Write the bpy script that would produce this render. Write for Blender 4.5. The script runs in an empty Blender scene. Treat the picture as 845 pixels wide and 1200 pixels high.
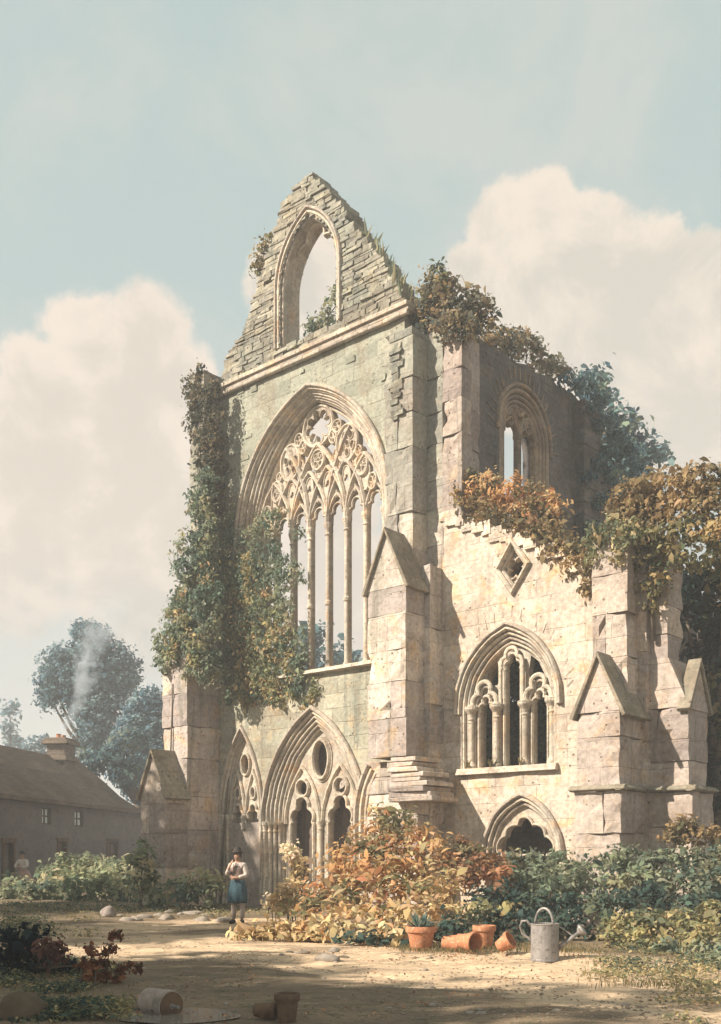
import bpy, math, random
import numpy as np
from mathutils import Vector, noise as mnoise
from mathutils.geometry import delaunay_2d_cdt

random.seed(7)
RNG = np.random.default_rng(11)
scene = bpy.context.scene
COL = scene.collection
EYE = 1.65                      # eye height of the painter, metres
FOC = 1191.0                    # focal length in photo pixels

# ------------------------------------------------------------------ survey helpers
# The abbey's own axes: u runs along the west front (towards the near corner),
# v runs into the building, z is up.  The origin is the foot of the front wall.
YAW = math.atan2(-.6555, .755)
CU, SU = math.cos(YAW), math.sin(YAW)        # u axis = (CU, SU), v axis = (-SU, CU)
AX, AY = -1.436, 30.0

def tv(px, v):
    dx = (px-422)/FOC
    return (21.71+v)/(dx*(-SU)+CU)
def uv_u(px, v):
    dx = (px-422)/FOC
    return tv(px, v)*(dx*CU+SU)+20.75
def on_front(px, py, v=0.):                  # photo point on a plane parallel to the front -> (u, z)
    return uv_u(px, v), EYE+tv(px, v)*(1000-py)/FOC
def on_side(px, py, u):                      # photo point on a plane parallel to the nave side -> (v, z)
    dx = (px-422)/FOC
    t = (u-20.75)/(dx*CU+SU)
    return t*(dx*(-SU)+CU)-21.71, EYE+t*(1000-py)/FOC
def to_world(u, v, z):
    return (AX+u*CU-v*SU, AY+u*SU+v*CU, z)
def at_depth(px, py, t):                     # photo point at a distance t in front of the eye
    return ((px-422)/FOC*t, t, EYE+(1000-py)/FOC*t)
def on_ground(px, py):
    t = FOC*EYE/(py-1000)
    return ((px-422)/FOC*t, t, 0.)

def lin(r, g, b, k=1.):
    def f(c):
        c /= 255.
        return c/12.92 if c <= .04045 else ((c+.055)/1.055)**2.4
    return (f(r)*k, f(g)*k, f(b)*k, 1.)

# ------------------------------------------------------------------ mesh builder
class MB:
    def __init__(s): s.v = []; s.f = []; s.t = []
    def add(s, vs, fs, tint=None):
        o = len(s.v); s.v += [tuple(p) for p in vs]
        for f in fs:
            s.f.append([i+o for i in f]); s.t.append(.5 if tint is None else tint)
    def block(s, x0, x1, y0, y1, z0, z1, tint=None, j=.01, lose=.3, depth=.075):
        """a worn facing block: its edges are split and some corners have broken away"""
        nx, nz = max(2, int((x1-x0)/.28)), max(2, int((z1-z0)/.22)); ny = max(2, int((y1-y0)/.3))
        seed = Vector((random.uniform(0, 99), random.uniform(0, 99), 0)); idx = {}; vs = []; fs = []
        cx, cy, cz = (x0+x1)/2, (y0+y1)/2, (z0+z1)/2
        def vert(i, k, l):
            key = (i, k, l)
            if key not in idx:
                x, y, z = x0+(x1-x0)*i/nx, y0+(y1-y0)*k/ny, z0+(z1-z0)*l/nz
                on = (i in (0, nx))+(k in (0, ny))+(l in (0, nz))
                w = .5+.5*mnoise.noise(Vector((x, y, z))*2.6+seed); f = mnoise.noise(Vector((x, y, z))*7+seed)
                p = depth*max(0, w-.52)*(1.7 if on > 1 else .45)*2*(1 if random.random() < .8 else 1.6)+.006*f
                dx = -1 if i == 0 else 1 if i == nx else 0; dy = -1 if k == 0 else 1 if k == ny else 0; dz = -1 if l == 0 else 1 if l == nz else 0
                idx[key] = len(vs); vs.append((x-dx*p+random.uniform(-j, j)*.3, y-dy*p+random.uniform(-j, j)*.3, z-dz*p*.5))
            return idx[key]
        for i in range(nx):
            for l in range(nz):
                fs.append((vert(i, 0, l), vert(i+1, 0, l), vert(i+1, 0, l+1), vert(i, 0, l+1))); fs.append((vert(i, ny, l), vert(i, ny, l+1), vert(i+1, ny, l+1), vert(i+1, ny, l)))
        for k in range(ny):
            for l in range(nz):
                fs.append((vert(0, k, l), vert(0, k, l+1), vert(0, k+1, l+1), vert(0, k+1, l))); fs.append((vert(nx, k, l), vert(nx, k+1, l), vert(nx, k+1, l+1), vert(nx, k, l+1)))
        for i in range(nx):
            for k in range(ny):
                fs.append((vert(i, k, 0), vert(i, k+1, 0), vert(i+1, k+1, 0), vert(i+1, k, 0))); fs.append((vert(i, k, nz), vert(i+1, k, nz), vert(i+1, k+1, nz), vert(i, k+1, nz)))
        s.add(vs, fs, tint)
    def wear(s, amp, freq=3.):
        s.v = [tuple(Vector(p)+Vector((mnoise.noise(Vector(p)*freq), mnoise.noise(Vector(p)*freq+Vector((9, 0, 0))), mnoise.noise(Vector(p)*freq+Vector((0, 9, 0)))))*amp) for p in s.v]
        return s
    def box(s, x0, x1, y0, y1, z0, z1, tint=None, j=0., chamfer=0.):
        r = lambda: random.uniform(-j, j)
        vs = [(x+r(), y+r(), z+r()*.5) for z in (z0, z1) for (x, y) in ((x0, y0), (x1, y0), (x1, y1), (x0, y1))]
        s.add(vs, [(3, 2, 1, 0), (4, 5, 6, 7), (0, 1, 5, 4), (1, 2, 6, 5), (2, 3, 7, 6), (3, 0, 4, 7)], tint)
    def prism(s, pts, axis, a0, a1, tint=None):
        """closed polygon (p,q) extruded along axis 'u'|'v' ; pts in the two other axes"""
        n = len(pts)
        mk = (lambda p, q, a: (p, a, q)) if axis == 'v' else (lambda p, q, a: (a, p, q))
        vs = [mk(p, q, a0) for p, q in pts]+[mk(p, q, a1) for p, q in pts]
        fs = [list(range(n)), list(range(2*n-1, n-1, -1))]
        fs += [(i, (i+1) % n+n*0, (i+1) % n+n, i+n) for i in range(n)]
        s.add(vs, fs, tint)
    def lathe(s, cx, cy, prof, n=12, tint=None, squash=1.):
        vs = []; fs = []
        for r, z in prof:
            for k in range(n):
                a = 2*math.pi*k/n
                vs.append((cx+r*math.cos(a), cy+r*squash*math.sin(a), z))
        m = len(prof)
        for i in range(m-1):
            for k in range(n):
                fs.append((i*n+k, i*n+(k+1) % n, (i+1)*n+(k+1) % n, (i+1)*n+k))
        fs.append(list(range(n-1, -1, -1))); fs.append([(m-1)*n+k for k in range(n)])
        s.add(vs, fs, tint)
    def tube(s, pts, rad, n=8, tint=None):
        pts = [Vector(p) for p in pts]
        rads = rad if isinstance(rad, (list, tuple)) else [rad]*len(pts)
        vs = []; fs = []
        ref = Vector((.31, .17, .93)).normalized()
        for i, p in enumerate(pts):
            d = (pts[min(i+1, len(pts)-1)]-pts[max(i-1, 0)]).normalized()
            a = d.cross(ref)
            if a.length < .05: a = d.cross(Vector((1, 0, 0)))
            a.normalize(); b = d.cross(a)
            for k in range(n):
                th = 2*math.pi*k/n
                vs.append(p+(a*math.cos(th)+b*math.sin(th))*rads[i])
        for i in range(len(pts)-1):
            for k in range(n):
                fs.append((i*n+k, i*n+(k+1) % n, (i+1)*n+(k+1) % n, (i+1)*n+k))
        fs.append(list(range(n))); fs.append([(len(pts)-1)*n+k for k in range(n-1, -1, -1)])
        s.add(vs, fs, tint)
    def sweep(s, path, prof, closed=False, tint=None, plane='v', pos=0.):
        """path of (p,q) points in a wall plane; prof = closed list of (offset outwards, depth)"""
        n = len(path); m = len(prof); vs = []; fs = []
        for i in range(n):
            a = path[(i-1) % n] if (closed or i > 0) else None
            b = path[(i+1) % n] if (closed or i < n-1) else None
            p = path[i]
            def nrm(q, r):
                dx, dz = r[0]-q[0], r[1]-q[1]; l = math.hypot(dx, dz) or 1e-9
                return (-dz/l, dx/l)
            if a is None: nx, nz = nrm(p, b); k = 1
            elif b is None: nx, nz = nrm(a, p); k = 1
            else:
                n1, n2 = nrm(a, p), nrm(p, b); nx, nz = n1[0]+n2[0], n1[1]+n2[1]
                l = math.hypot(nx, nz) or 1e-9; nx /= l; nz /= l
                k = 1/max(.45, nx*n1[0]+nz*n1[1])
            for off, dep in prof:
                P, Q = p[0]+nx*off*k, p[1]+nz*off*k
                vs.append((P, pos+dep, Q) if plane == 'v' else (pos-dep, P, Q))
        for i in range(n if closed else n-1):
            for k in range(m):
                fs.append((i*m+k, i*m+(k+1) % m, ((i+1) % n)*m+(k+1) % m, ((i+1) % n)*m+k))
        if not closed:
            fs.append(list(range(m-1, -1, -1))); fs.append([(n-1)*m+k for k in range(m)])
        s.add(vs, fs, tint)
    def slab(s, outline, holes, d0, d1, plane='v', grid=.4, rough=.015, tint=None):
        """flat wall with openings, its face gently uneven"""
        loops = [outline]+holes
        pts = []; edges = []
        for lp in loops:
            o = len(pts); n = len(lp)
            pts += [Vector(p) for p in lp]; edges += [(o+i, o+(i+1) % n) for i in range(n)]
        nb = len(pts)
        def inside(x, y):
            c = False
            for lp in loops:
                n = len(lp)
                for i in range(n):
                    x1, y1 = lp[i]; x2, y2 = lp[(i+1) % n]
                    if (y1 > y) != (y2 > y) and x < (x2-x1)*(y-y1)/(y2-y1)+x1: c = not c
            return c
        xs = [p[0] for p in outline]; ys = [p[1] for p in outline]
        if grid:
            x = min(xs)+grid*.5
            while x < max(xs):
                y = min(ys)+grid*.5
                while y < max(ys):
                    if inside(x, y): pts.append(Vector((x+random.uniform(-.1, .1)*grid, y+random.uniform(-.1, .1)*grid)))
                    y += grid
                x += grid
        r = delaunay_2d_cdt(pts, edges, [], 0, 1e-5)
        V, F = r[0], r[2]
        n = len(V); vs = []
        for dep, sg in ((d0, 1), (d1, 0)):
            for p in V:
                w = mnoise.noise(Vector((p.x*1.3, p.y*1.3, 3.1)))*rough*2*sg+(mnoise.noise(Vector((p.x*4, p.y*4, 7)))*rough*sg)
                vs.append((p.x, dep+w, p.y) if plane == 'v' else (dep-w, p.x, p.y))
        fs = []; cnt = {}
        for f in F:
            cx = sum(V[i].x for i in f)/len(f); cy = sum(V[i].y for i in f)/len(f)
            if not inside(cx, cy): continue
            fs.append(list(f)); fs.append([i+n for i in reversed(f)])
            for i in range(len(f)):
                a, b = f[i], f[(i+1) % len(f)]
                cnt[(a, b)] = cnt.get((a, b), 0)+1
        for (a, b) in cnt:
            if (b, a) not in cnt: fs.append((a, a+n, b+n, b))
        s.add(vs, fs, tint)
    def build(s, name, mat, parent=None, smooth=False, bevel=0.):
        me = bpy.data.meshes.new(name); me.from_pydata(s.v, [], s.f)
        at = me.attributes.new('tint', 'FLOAT', 'FACE'); at.data.foreach_set('value', s.t)
        me.materials.append(mat)
        import bmesh
        bm = bmesh.new(); bm.from_mesh(me); bmesh.ops.recalc_face_normals(bm, faces=bm.faces); bm.to_mesh(me); bm.free()
        if smooth: me.polygons.foreach_set('use_smooth', [True]*len(me.polygons))
        me.update()
        o = bpy.data.objects.new(name, me); COL.objects.link(o)
        if parent: o.parent = parent
        if bevel:
            b = o.modifiers.new('soft_edges', 'BEVEL'); b.width = bevel; b.segments = 2; b.limit_method = 'ANGLE'; b.angle_limit = .6
        return o

def tag(o, label=None, cat=None, group=None, kind=None):
    if label: o['label'] = label
    if cat: o['category'] = cat
    if group: o['group'] = group
    if kind: o['kind'] = kind
    return o
def empty(name, loc, rz=0., label=None, cat=None, group=None, parent=None):
    o = bpy.data.objects.new(name, None); COL.objects.link(o)
    o.location = loc; o.rotation_euler = (0, 0, rz); o.empty_display_size = .2
    if parent: o.parent = parent
    return tag(o, label, cat, group)

# ------------------------------------------------------------------ materials
def new_mat(name):
    m = bpy.data.materials.new(name); m.use_nodes = True
    nt = m.node_tree; b = nt.nodes['Principled BSDF']
    b.inputs['Roughness'].default_value = .92
    b.inputs['Specular IOR Level'].default_value = .2
    return m, nt, b
class NT:
    def __init__(s, nt): s.nt = nt
    def n(s, t, **kw):
        x = s.nt.nodes.new(t)
        for k, v in kw.items(): setattr(x, k, v)
        return x
    def put(s, sock, v):
        if isinstance(v, (int, float)) : sock.default_value = v
        elif isinstance(v, tuple): sock.default_value = v
        else: s.nt.links.new(v, sock)
    def noise(s, vec, scale, detail=5, rough=.6, dist=0.):
        x = s.n('ShaderNodeTexNoise'); s.put(x.inputs['Vector'], vec)
        x.inputs['Scale'].default_value = scale; x.inputs['Detail'].default_value = detail
        x.inputs['Roughness'].default_value = rough; x.inputs['Distortion'].default_value = dist
        return x.outputs['Fac']
    def ramp(s, v, lo, hi, a=0., b=1.):
        x = s.n('ShaderNodeMapRange'); x.interpolation_type = 'SMOOTHSTEP'
        s.put(x.inputs['Value'], v)
        for k, q in (('From Min', lo), ('From Max', hi), ('To Min', a), ('To Max', b)): x.inputs[k].default_value = q
        return x.outputs['Result']
    def mix(s, fac, a, b, mode='MIX'):
        x = s.n('ShaderNodeMix', data_type='RGBA', blend_type=mode)
        s.put(x.inputs[0], fac); s.put(x.inputs[6], a); s.put(x.inputs[7], b)
        return x.outputs[2]
    def math(s, op, a, b=0., c=0.):
        x = s.n('ShaderNodeMath', operation=op); s.put(x.inputs[0], a); s.put(x.inputs[1], b)
        s.put(x.inputs[2], c)
        return x.outputs[0]
    def comb(s, x, y, z):
        c = s.n('ShaderNodeCombineXYZ')
        for i, q in enumerate((x, y, z)): s.put(c.inputs[i], q)
        return c.outputs[0]
    def sep(s, v):
        c = s.n('ShaderNodeSeparateXYZ'); s.put(c.inputs[0], v); return c.outputs
    def mapping(s, v, scale):
        c = s.n('ShaderNodeMapping'); s.put(c.inputs[0], v); c.inputs['Scale'].default_value = scale; return c.outputs[0]
    def bump(s, h, strength=.5, dist=.03):
        b = s.n('ShaderNodeBump'); b.inputs['Strength'].default_value = strength; b.inputs['Distance'].default_value = dist
        s.put(b.inputs['Height'], h); return b.outputs[0]

def stone(name, base, alt, warm, moss, warm_amt=.5, moss_amt=.4, joints=.5, bw=.85, bh=.42, tintk=.5, pock=1., high=None, bump=.6):
    m, nt, bs = new_mat(name); N = NT(nt)
    tc = N.n('ShaderNodeTexCoord'); P = tc.outputs['Object']; px, py, pz = N.sep(P)
    nx, ny, nz = N.sep(tc.outputs['Normal'])
    side = N.math('GREATER_THAN', N.math('ABSOLUTE', nx), .7)
    hor = N.math('ADD', N.math('MULTIPLY', px, N.math('SUBTRACT', 1., side)), N.math('MULTIPLY', py, side))
    wob = N.noise(P, 1.7, 2)
    bvec = N.comb(N.math('ADD', hor, N.math('MULTIPLY', wob, .05)), N.math('ADD', pz, N.math('MULTIPLY', wob, .06)), 0.)
    br = N.n('ShaderNodeTexBrick'); N.put(br.inputs['Vector'], bvec); br.offset = .43; br.squash = 1.25; br.squash_frequency = 3
    br.inputs['Scale'].default_value = 1; br.inputs['Brick Width'].default_value = bw; br.inputs['Row Height'].default_value = bh
    br.inputs['Mortar Size'].default_value = .014; br.inputs['Mortar Smooth'].default_value = .5
    br.inputs['Color1'].default_value = (0, 0, 0, 1); br.inputs['Color2'].default_value = (1, 1, 1, 1); br.inputs['Mortar'].default_value = (.5, .5, .5, 1)
    big = N.noise(P, .45, 6, .62, .4); mid = N.noise(P, 1.6, 6, .65, .3); fine = N.noise(P, 9., 6, .7)
    c = N.mix(N.ramp(big, .36, .64), base, alt)
    c = N.mix(N.math('MULTIPLY', N.ramp(mid, .5, .68), warm_amt), c, warm)
    streak = N.noise(N.mapping(P, (2.6, 2.6, .22)), 1.0, 7, .7, .5)
    c = N.mix(N.math('MULTIPLY', N.ramp(streak, .5, .66), moss_amt), c, moss)
    if high:                                             # lichen and damp with height; the turret's tone also holds painted shade
        c = N.mix(N.math('MULTIPLY', N.ramp(N.math('ADD', pz, N.math('MULTIPLY', mid, 5.)), high[1], high[2]), high[3]), c, high[0])
    # stone to stone variation
    k = N.ramp(br.outputs['Color'], 0, 1, 1-.22*tintk, 1+.2*tintk)
    c = N.mix(1., c, N.comb(k, k, k), 'MULTIPLY')
    ta = N.n('ShaderNodeAttribute', attribute_name='tint')
    k2 = N.ramp(ta.outputs['Fac'], 0, 1, .72, 1.28)
    c = N.mix(1., c, N.comb(k2, k2, N.math('POWER', k2, .85)), 'MULTIPLY')
    dirt = N.noise(P, .75, 7, .7, .8)
    c = N.mix(N.math('MULTIPLY', N.ramp(dirt, .5, .6), .5), c, (base[0]*.55, base[1]*.5, base[2]*.47, 1))
    # fine mottling
    k3 = N.ramp(fine, .25, .75, .72, 1.24)
    c = N.mix(1., c, N.comb(k3, k3, k3), 'MULTIPLY')
    # open joints, only here and there
    jm = N.math('MULTIPLY', br.outputs['Fac'], N.ramp(N.noise(P, 1.1, 3), .42, .6, .08, 1.))
    dark = (base[0]*.25, base[1]*.2, base[2]*.17, 1)
    c = N.mix(N.math('MULTIPLY', jm, joints), c, dark)
    # pock marks and lost chips
    vo = N.n('ShaderNodeTexVoronoi'); N.put(vo.inputs['Vector'], P); vo.inputs['Scale'].default_value = 5.5
    pk = N.math('MULTIPLY', N.ramp(N.math('ADD', vo.outputs['Distance'], N.math('MULTIPLY', fine, .12)), .19, .25, 1., 0.), N.ramp(N.noise(P, 1.3, 4), .48, .55))
    c = N.mix(N.math('MULTIPLY', pk, .75*pock), c, dark)
    N.put(bs.inputs['Base Color'], c)
    h = N.math('SUBTRACT', N.math('ADD', N.math('MULTIPLY', fine, .9), N.math('MULTIPLY', mid, 1.2)), N.math('ADD', N.math('MULTIPLY', jm, .9), N.math('MULTIPLY', pk, .9)))
    N.put(bs.inputs['Normal'], N.bump(h, bump, .04))
    return m

CREAM = stone('cream_stone', (.54, .46, .375, 1), (.47, .40, .335, 1), (.55, .36, .19, 1), (.26, .225, .185, 1), .85, .5, .3, tintk=.3)
FRONT = stone('front_stone', (.385, .35, .27, 1), (.31, .305, .24, 1), (.46, .325, .18, 1), (.16, .175, .15, 1), .55, .75, .5, tintk=.7,
              high=((.26, .265, .215, 1), 11.5, 17.5, .85))
RUBBLE = stone('gable_rubble', (.30, .275, .22, 1), (.215, .215, .18, 1), (.38, .30, .18, 1), (.115, .125, .105, 1), .4, .75, .0, tintk=0, pock=.9, bump=.9)
TURRET = stone('turret_stone', (.52, .445, .38, 1), (.41, .35, .315, 1), (.55, .37, .2, 1), (.19, .18, .145, 1), .7, .65, .2, .9, .6, tintk=.3,
               high=((.225, .225, .19, 1), 9.0, 16.0, .9))  # upper tone darkened further to carry the shade of the turret's side
DARKS = stone('clerestory_stone_shaded', (.15, .13, .115, 1), (.105, .10, .10, 1), (.25, .18, .125, 1), (.065, .07, .07, 1), .4, .7, .4, .5, .28, bump=.9)  # weathered stone darkened so the side wall's shade sits in its colour
TRIM = stone('carved_stone', (.47, .40, .325, 1), (.38, .34, .285, 1), (.52, .33, .18, 1), (.19, .175, .14, 1), .6, .55, .15, pock=.7, bump=.6)
TRIMDARK = stone('carved_stone_shaded', (.34, .26, .185, 1), (.24, .19, .15, 1), (.5, .33, .19, 1), (.17, .16, .14, 1), .6, .5, .15, pock=.5)  # darker copy of the carved stone, with the side wall's shade painted in
PLINTH = stone('pier_stone', (.42, .355, .305, 1), (.35, .295, .26, 1), (.46, .32, .2, 1), (.20, .175, .145, 1), .5, .6, .2, .9, .6, tintk=.3)
MAUVE = stone('mauve_stone', (.36, .295, .255, 1), (.27, .23, .21, 1), (.42, .3, .19, 1), (.15, .14, .125, 1), .5, .7, .2, .9, .6, tintk=.3)
ROOFSTONE = stone('mossy_coping', (.30, .25, .19, 1), (.22, .2, .155, 1), (.4, .29, .17, 1), (.12, .125, .09, 1), .4, .6, .3)

def leaf_mat(name, trans=.46, haze=0):
    m, nt, bs = new_mat(name); N = NT(nt)
    a = N.n('ShaderNodeAttribute', attribute_name='leafcol')
    d = N.n('ShaderNodeBsdfDiffuse'); t = N.n('ShaderNodeBsdfTranslucent')
    N.put(d.inputs['Color'], a.outputs['Color']); N.put(t.inputs['Color'], a.outputs['Color'])
    x = N.n('ShaderNodeMixShader'); x.inputs[0].default_value = trans
    nt.links.new(d.outputs[0], x.inputs[1]); nt.links.new(t.outputs[0], x.inputs[2])
    nt.links.new(x.outputs[0], nt.nodes['Material Output'].inputs['Surface'])
    return m
LEAF = leaf_mat('leaf')

def plain(name, c1, c2, scale=6., rough=.85, bumpk=.3, metal=0., c3=None):
    m, nt, bs = new_mat(name); N = NT(nt)
    P = N.n('ShaderNodeTexCoord').outputs['Object']
    f = N.noise(P, scale, 6, .65, .3)
    c = N.mix(N.ramp(f, .35, .65), c1, c2)
    if c3: c = N.mix(N.ramp(N.noise(P, scale*2.3, 5), .55, .62), c, c3)
    N.put(bs.inputs['Base Color'], c)
    bs.inputs['Roughness'].default_value = rough; bs.inputs['Metallic'].default_value = metal
    N.put(bs.inputs['Normal'], N.bump(N.noise(P, scale*5, 4), bumpk, .01))
    return m
BARK = plain('bark', (.10, .08, .06, 1), (.16, .13, .1, 1), 5)
TERRA = plain('terracotta', (.46, .2, .1, 1), (.36, .15, .08, 1), 9, .8, .3, 0, (.5, .3, .19, 1))
SOIL = plain('soil', (.05, .035, .025, 1), (.08, .06, .04, 1), 20)
ZINC = plain('zinc', (.23, .215, .205, 1), (.31, .29, .275, 1), 7, .5, .15, .3, (.17, .16, .15, 1))
OLDWOOD = plain('old_wood', (.16, .1, .06, 1), (.1, .065, .045, 1), 8)
DOORWOOD = plain('weathered_door', (.2, .15, .12, 1), (.15, .115, .095, 1), 4)
ROCK = plain('field_stone', (.30, .25, .2, 1), (.2, .175, .15, 1), 6, .9, .6)

# ------------------------------------------------------------------ outlines
def pointed(cx, a, zs, za, z0=None, n=14):
    h = za-zs; R = (a*a+h*h)/(2*a); pts = []
    if z0 is not None: pts.append((cx-a, z0))
    c1 = cx-a+R; th1 = math.acos((a-R)/R)
    for i in range(n+1):
        th = math.pi+(th1-math.pi)*i/n
        pts.append((c1+R*math.cos(th), zs+R*math.sin(th)))
    for p in pts[::-1][1:] if z0 is None else pts[::-1][1:]:
        pts.append((2*cx-p[0], p[1]))
    return pts                                     # left foot -> apex -> right foot
def foil_polar(cx, cz, circles, a0, a1, n):
    out = []
    for i in range(n+1):
        th = a0+(a1-a0)*i/n; d = (math.cos(th), math.sin(th)); best = 0
        for (x, y, r) in circles:
            b = d[0]*x+d[1]*y; q = b*b-(x*x+y*y-r*r)
            if q >= 0: best = max(best, b+math.sqrt(q))
        out.append((cx+d[0]*best, cz+d[1]*best))
    return out
def trefoil_light(cx, w, z0, zs, n=36, tall=1.):
    C = [(-.215*w, .16*w*tall, .285*w), (.215*w, .16*w*tall, .285*w), (0, .50*w*tall, .27*w)]
    head = foil_polar(cx, zs, C, math.pi, 0, n)
    return [(cx-.5*w, z0), (cx-.5*w, zs-.02)]+head[1:-1]+[(cx+.5*w, zs-.02), (cx+.5*w, z0)]
def multifoil(cx, cz, r, k, rot=0., n=60, lobe=.46):
    C = [(r*(1-lobe)*math.cos(rot+2*math.pi*i/k), r*(1-lobe)*math.sin(rot+2*math.pi*i/k), r*lobe) for i in range(k)]+[(0, 0, r*(1-lobe)*.8)]
    return foil_polar(cx, cz, C, 0, 2*math.pi*(1-1/n), n-1)
def circle(cx, cz, r, n=24, e=1.):
    return [(cx+r*math.cos(2*math.pi*i/n), cz+e*r*math.sin(2*math.pi*i/n)) for i in range(n)]
def grow(pts, d):                                 # rough offset of an arch path about its own normals (left of travel is outwards)
    return pts
ROLL = lambda r, d=0.: [(r*math.cos(a), d+r*math.sin(a)) for a in (math.pi*2*i/8 for i in range(8))]
def rib(w, d0, d1):                               # chamfered bar: half width w, from depth d0 (front) to d1
    return [(-w*.35, d0), (w*.35, d0), (w, d0+w*.9), (w, d1), (-w, d1), (-w, d0+w*.9)]
def ragged(a, b, n, amp):
    return [(a[0]+(b[0]-a[0])*i/n+random.uniform(-amp, amp), a[1]+(b[1]-a[1])*i/n+random.uniform(-amp, amp)) for i in range(1, n)]

def courses(mb, u0, u1, v0, v1, z0, z1, h=.42, j=.012, ragged_top=0.):
    z = z0
    while z < z1-.05:
        hh = min(h*random.uniform(.8, 1.25), z1-z)
        if z1-z-hh < .12: hh = z1-z
        k = random.choice((1, 1, 2)) if u1-u0 > .8 else 1
        cut = [u0]+sorted(u0+(u1-u0)*random.uniform(.3, .7) for _ in range(k-1))+[u1]
        for i in range(k):
            a = u0+random.uniform(-j, j) if i == 0 else cut[i]+.004
            b = u1+random.uniform(-j, j) if i == k-1 else cut[i+1]-.004
            mb.block(a, b, v0+random.uniform(-j, j), v1, z+.003, z+hh-.003, random.uniform(.2, .8), .008)
        z += hh
    # core keeps daylight out of the joints
    mb.box(u0+.09, u1-.09, v0+.09, v1-.05, z0, z1-.05, .3)

# ------------------------------------------------------------------ the ruin
abbey = empty('ruined_abbey', (AX, AY, 0), YAW, 'roofless ivy-grown gothic abbey front with tall traceried window and pierced gable', 'ruin')
ZC = 16.4                                          # level of the cornice under the gable

# --- front wall with the great window and the portal recesses
WC, WA, WS, WT = -.14, 3.02, 11.4, 15.42           # great window, outer order
gw_hole = pointed(WC, WA-.02, WS, WT, 7.0)
PC, PA, PS, PT = .02, 2.02, 2.53, 5.86             # portal
BC, BA, BS, BT = -3.06, .93, 2.8, 5.55             # blind arch left of it
po_hole = pointed(PC, PA, PS, PT, .02)
bl_hole = pointed(BC, BA, BS, BT, .02)
w = MB()
w.slab([(-4.25, -.3), (3.5, -.3), (3.5, ZC), (-4.25, ZC)], [gw_hole, po_hole, bl_hole], 0., 1.0, grid=.35, rough=.014)
fw = w
w = MB(); w.box(-4.1, 2.6, .98, 1.25, -.2, 6.6); w.build('portal_back_wall', PLINTH, abbey)
w = fw
# stones standing proud of the face
for _ in range(60):
    u, z = random.uniform(-4, 3.2), random.uniform(6.3, 16.2)
    d = abs(u-WC); lim = WS+(WT-WS+.5)*math.sqrt(max(0, 1-(d/(WA+.3))**2)) if d < WA+.3 else 0
    if z < lim: continue
    w.box(u, u+random.uniform(.15, .4), -.02-random.uniform(0, .02), .05, z, z+random.uniform(.08, .18), random.uniform(.2, .8), .015)
front = w.build('front_wall', FRONT, abbey)

# cornice under the gable
w = MB()
w.box(-4.35, 3.72, -.13, .5, ZC-.02, ZC+.08, .35, .004); w.box(-4.35, 3.72, -.2, .5, ZC+.085, ZC+.2, .7, .004)
u = -4.3
while u < 3.6:
    l = random.uniform(.5, 1.1); w.tube([(u, -.1, ZC-.09), (min(u+l, 3.7), -.1, ZC-.09+random.uniform(-.01, .01))], .075, 8, random.uniform(.3, .8)); u += l+.01
w.wear(.02, 3.); w.build('cornice', TRIM, abbey, bevel=.012)

# --- great window: stepped mouldings of the arch, tracery, mullions
win = MB()
def orders(mb, cx, a, zs, za, z0, lst, plane='v', pos=0., rise=1.18):
    for (off, d0, d1, wd, t) in lst:
        p = pointed(cx, a+off, zs, za+off*rise, z0, 18)
        mb.sweep(p, [(-wd, d0+.05), (-wd*.5, d0), (wd*.5, d0), (wd, d0+.05), (wd, d1), (-wd, d1)], tint=t, plane=plane, pos=pos)
orders(win, WC, WA, WS, WT, 7.05, [(-.05, .02, .95, .05, .4), (-.15, .09, .95, .05, .7), (-.25, .16, .95, .05, .35), (-.34, .23, .95, .045, .75), (-.42, .3, .95, .035, .4)], rise=.62)
win.wear(.022, 2.2); winframe = win.build('window_arch', TRIM, abbey, bevel=.01)
hood = MB(); orders(hood, WC, WA, WS, WT, WS-.4, [(.10, -.13, .04, .06, .4), (.0, -.05, .06, .04, .75)], rise=.8)
hood.build('hood_mould', TRIM, abbey, bevel=.012)
HW = WA-.43; NL = 7; LW = 2*HW/NL; VT = .4
mull = [WC-HW+LW*i for i in range(NL+1)]
tr = MB()
inner_top = WT-.43*.62
def clip_arch(path):
    out = []
    R = (HW*HW+(inner_top-WS)**2)/(2*HW)
    for p in path:
        ok = p[1] < WS or (math.hypot(p[0]-(WC-HW+R), p[1]-WS) < R+.03 and math.hypot(p[0]-(WC+HW-R), p[1]-WS) < R+.03)
        if ok: out.append(p)
        elif out: break
    return out
def bar(path, wd=.05, d0=VT, d1=VT+.22, t=None):
    if len(path) > 1: tr.sweep(path, rib(wd, d0, d1), tint=t if t is not None else random.uniform(.35, .8))
for i in range(NL):                                # cusped heads of the lights
    cx = (mull[i]+mull[i+1])/2
    hd = trefoil_light(cx, LW-.06, WS, WS+.02, 30, 1.15)[1:-1]
    bar(hd, .035, VT+.05, VT+.17)
    bar(clip_arch(pointed(cx, LW/2, WS, WS+.86)), .045)
    bar([(cx-.01, WS+.74), (cx, WS+.95)], .03)
for i in range(NL-1):                              # arcs of two and three lights cross each other
    a = pointed((mull[i]+mull[i+2])/2, LW, WS, WS+1.75, n=12)
    k = len(a)//2
    bar(clip_arch(a[:k+1]), .06, VT-.04); bar(clip_arch(a[::-1][:k+1]), .06, VT-.04)
for (i, j, top) in ((0, 3, 2.9), (4, 7, 2.9), (2, 5, 2.5)):
    a = pointed((mull[i]+mull[j])/2, LW*1.5, WS, WS+top, n=12); k = len(a)//2
    bar(clip_arch(a[:k+1]), .07, VT-.06); bar(clip_arch(a[::-1][:k+1]), .07, VT-.06)
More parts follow.
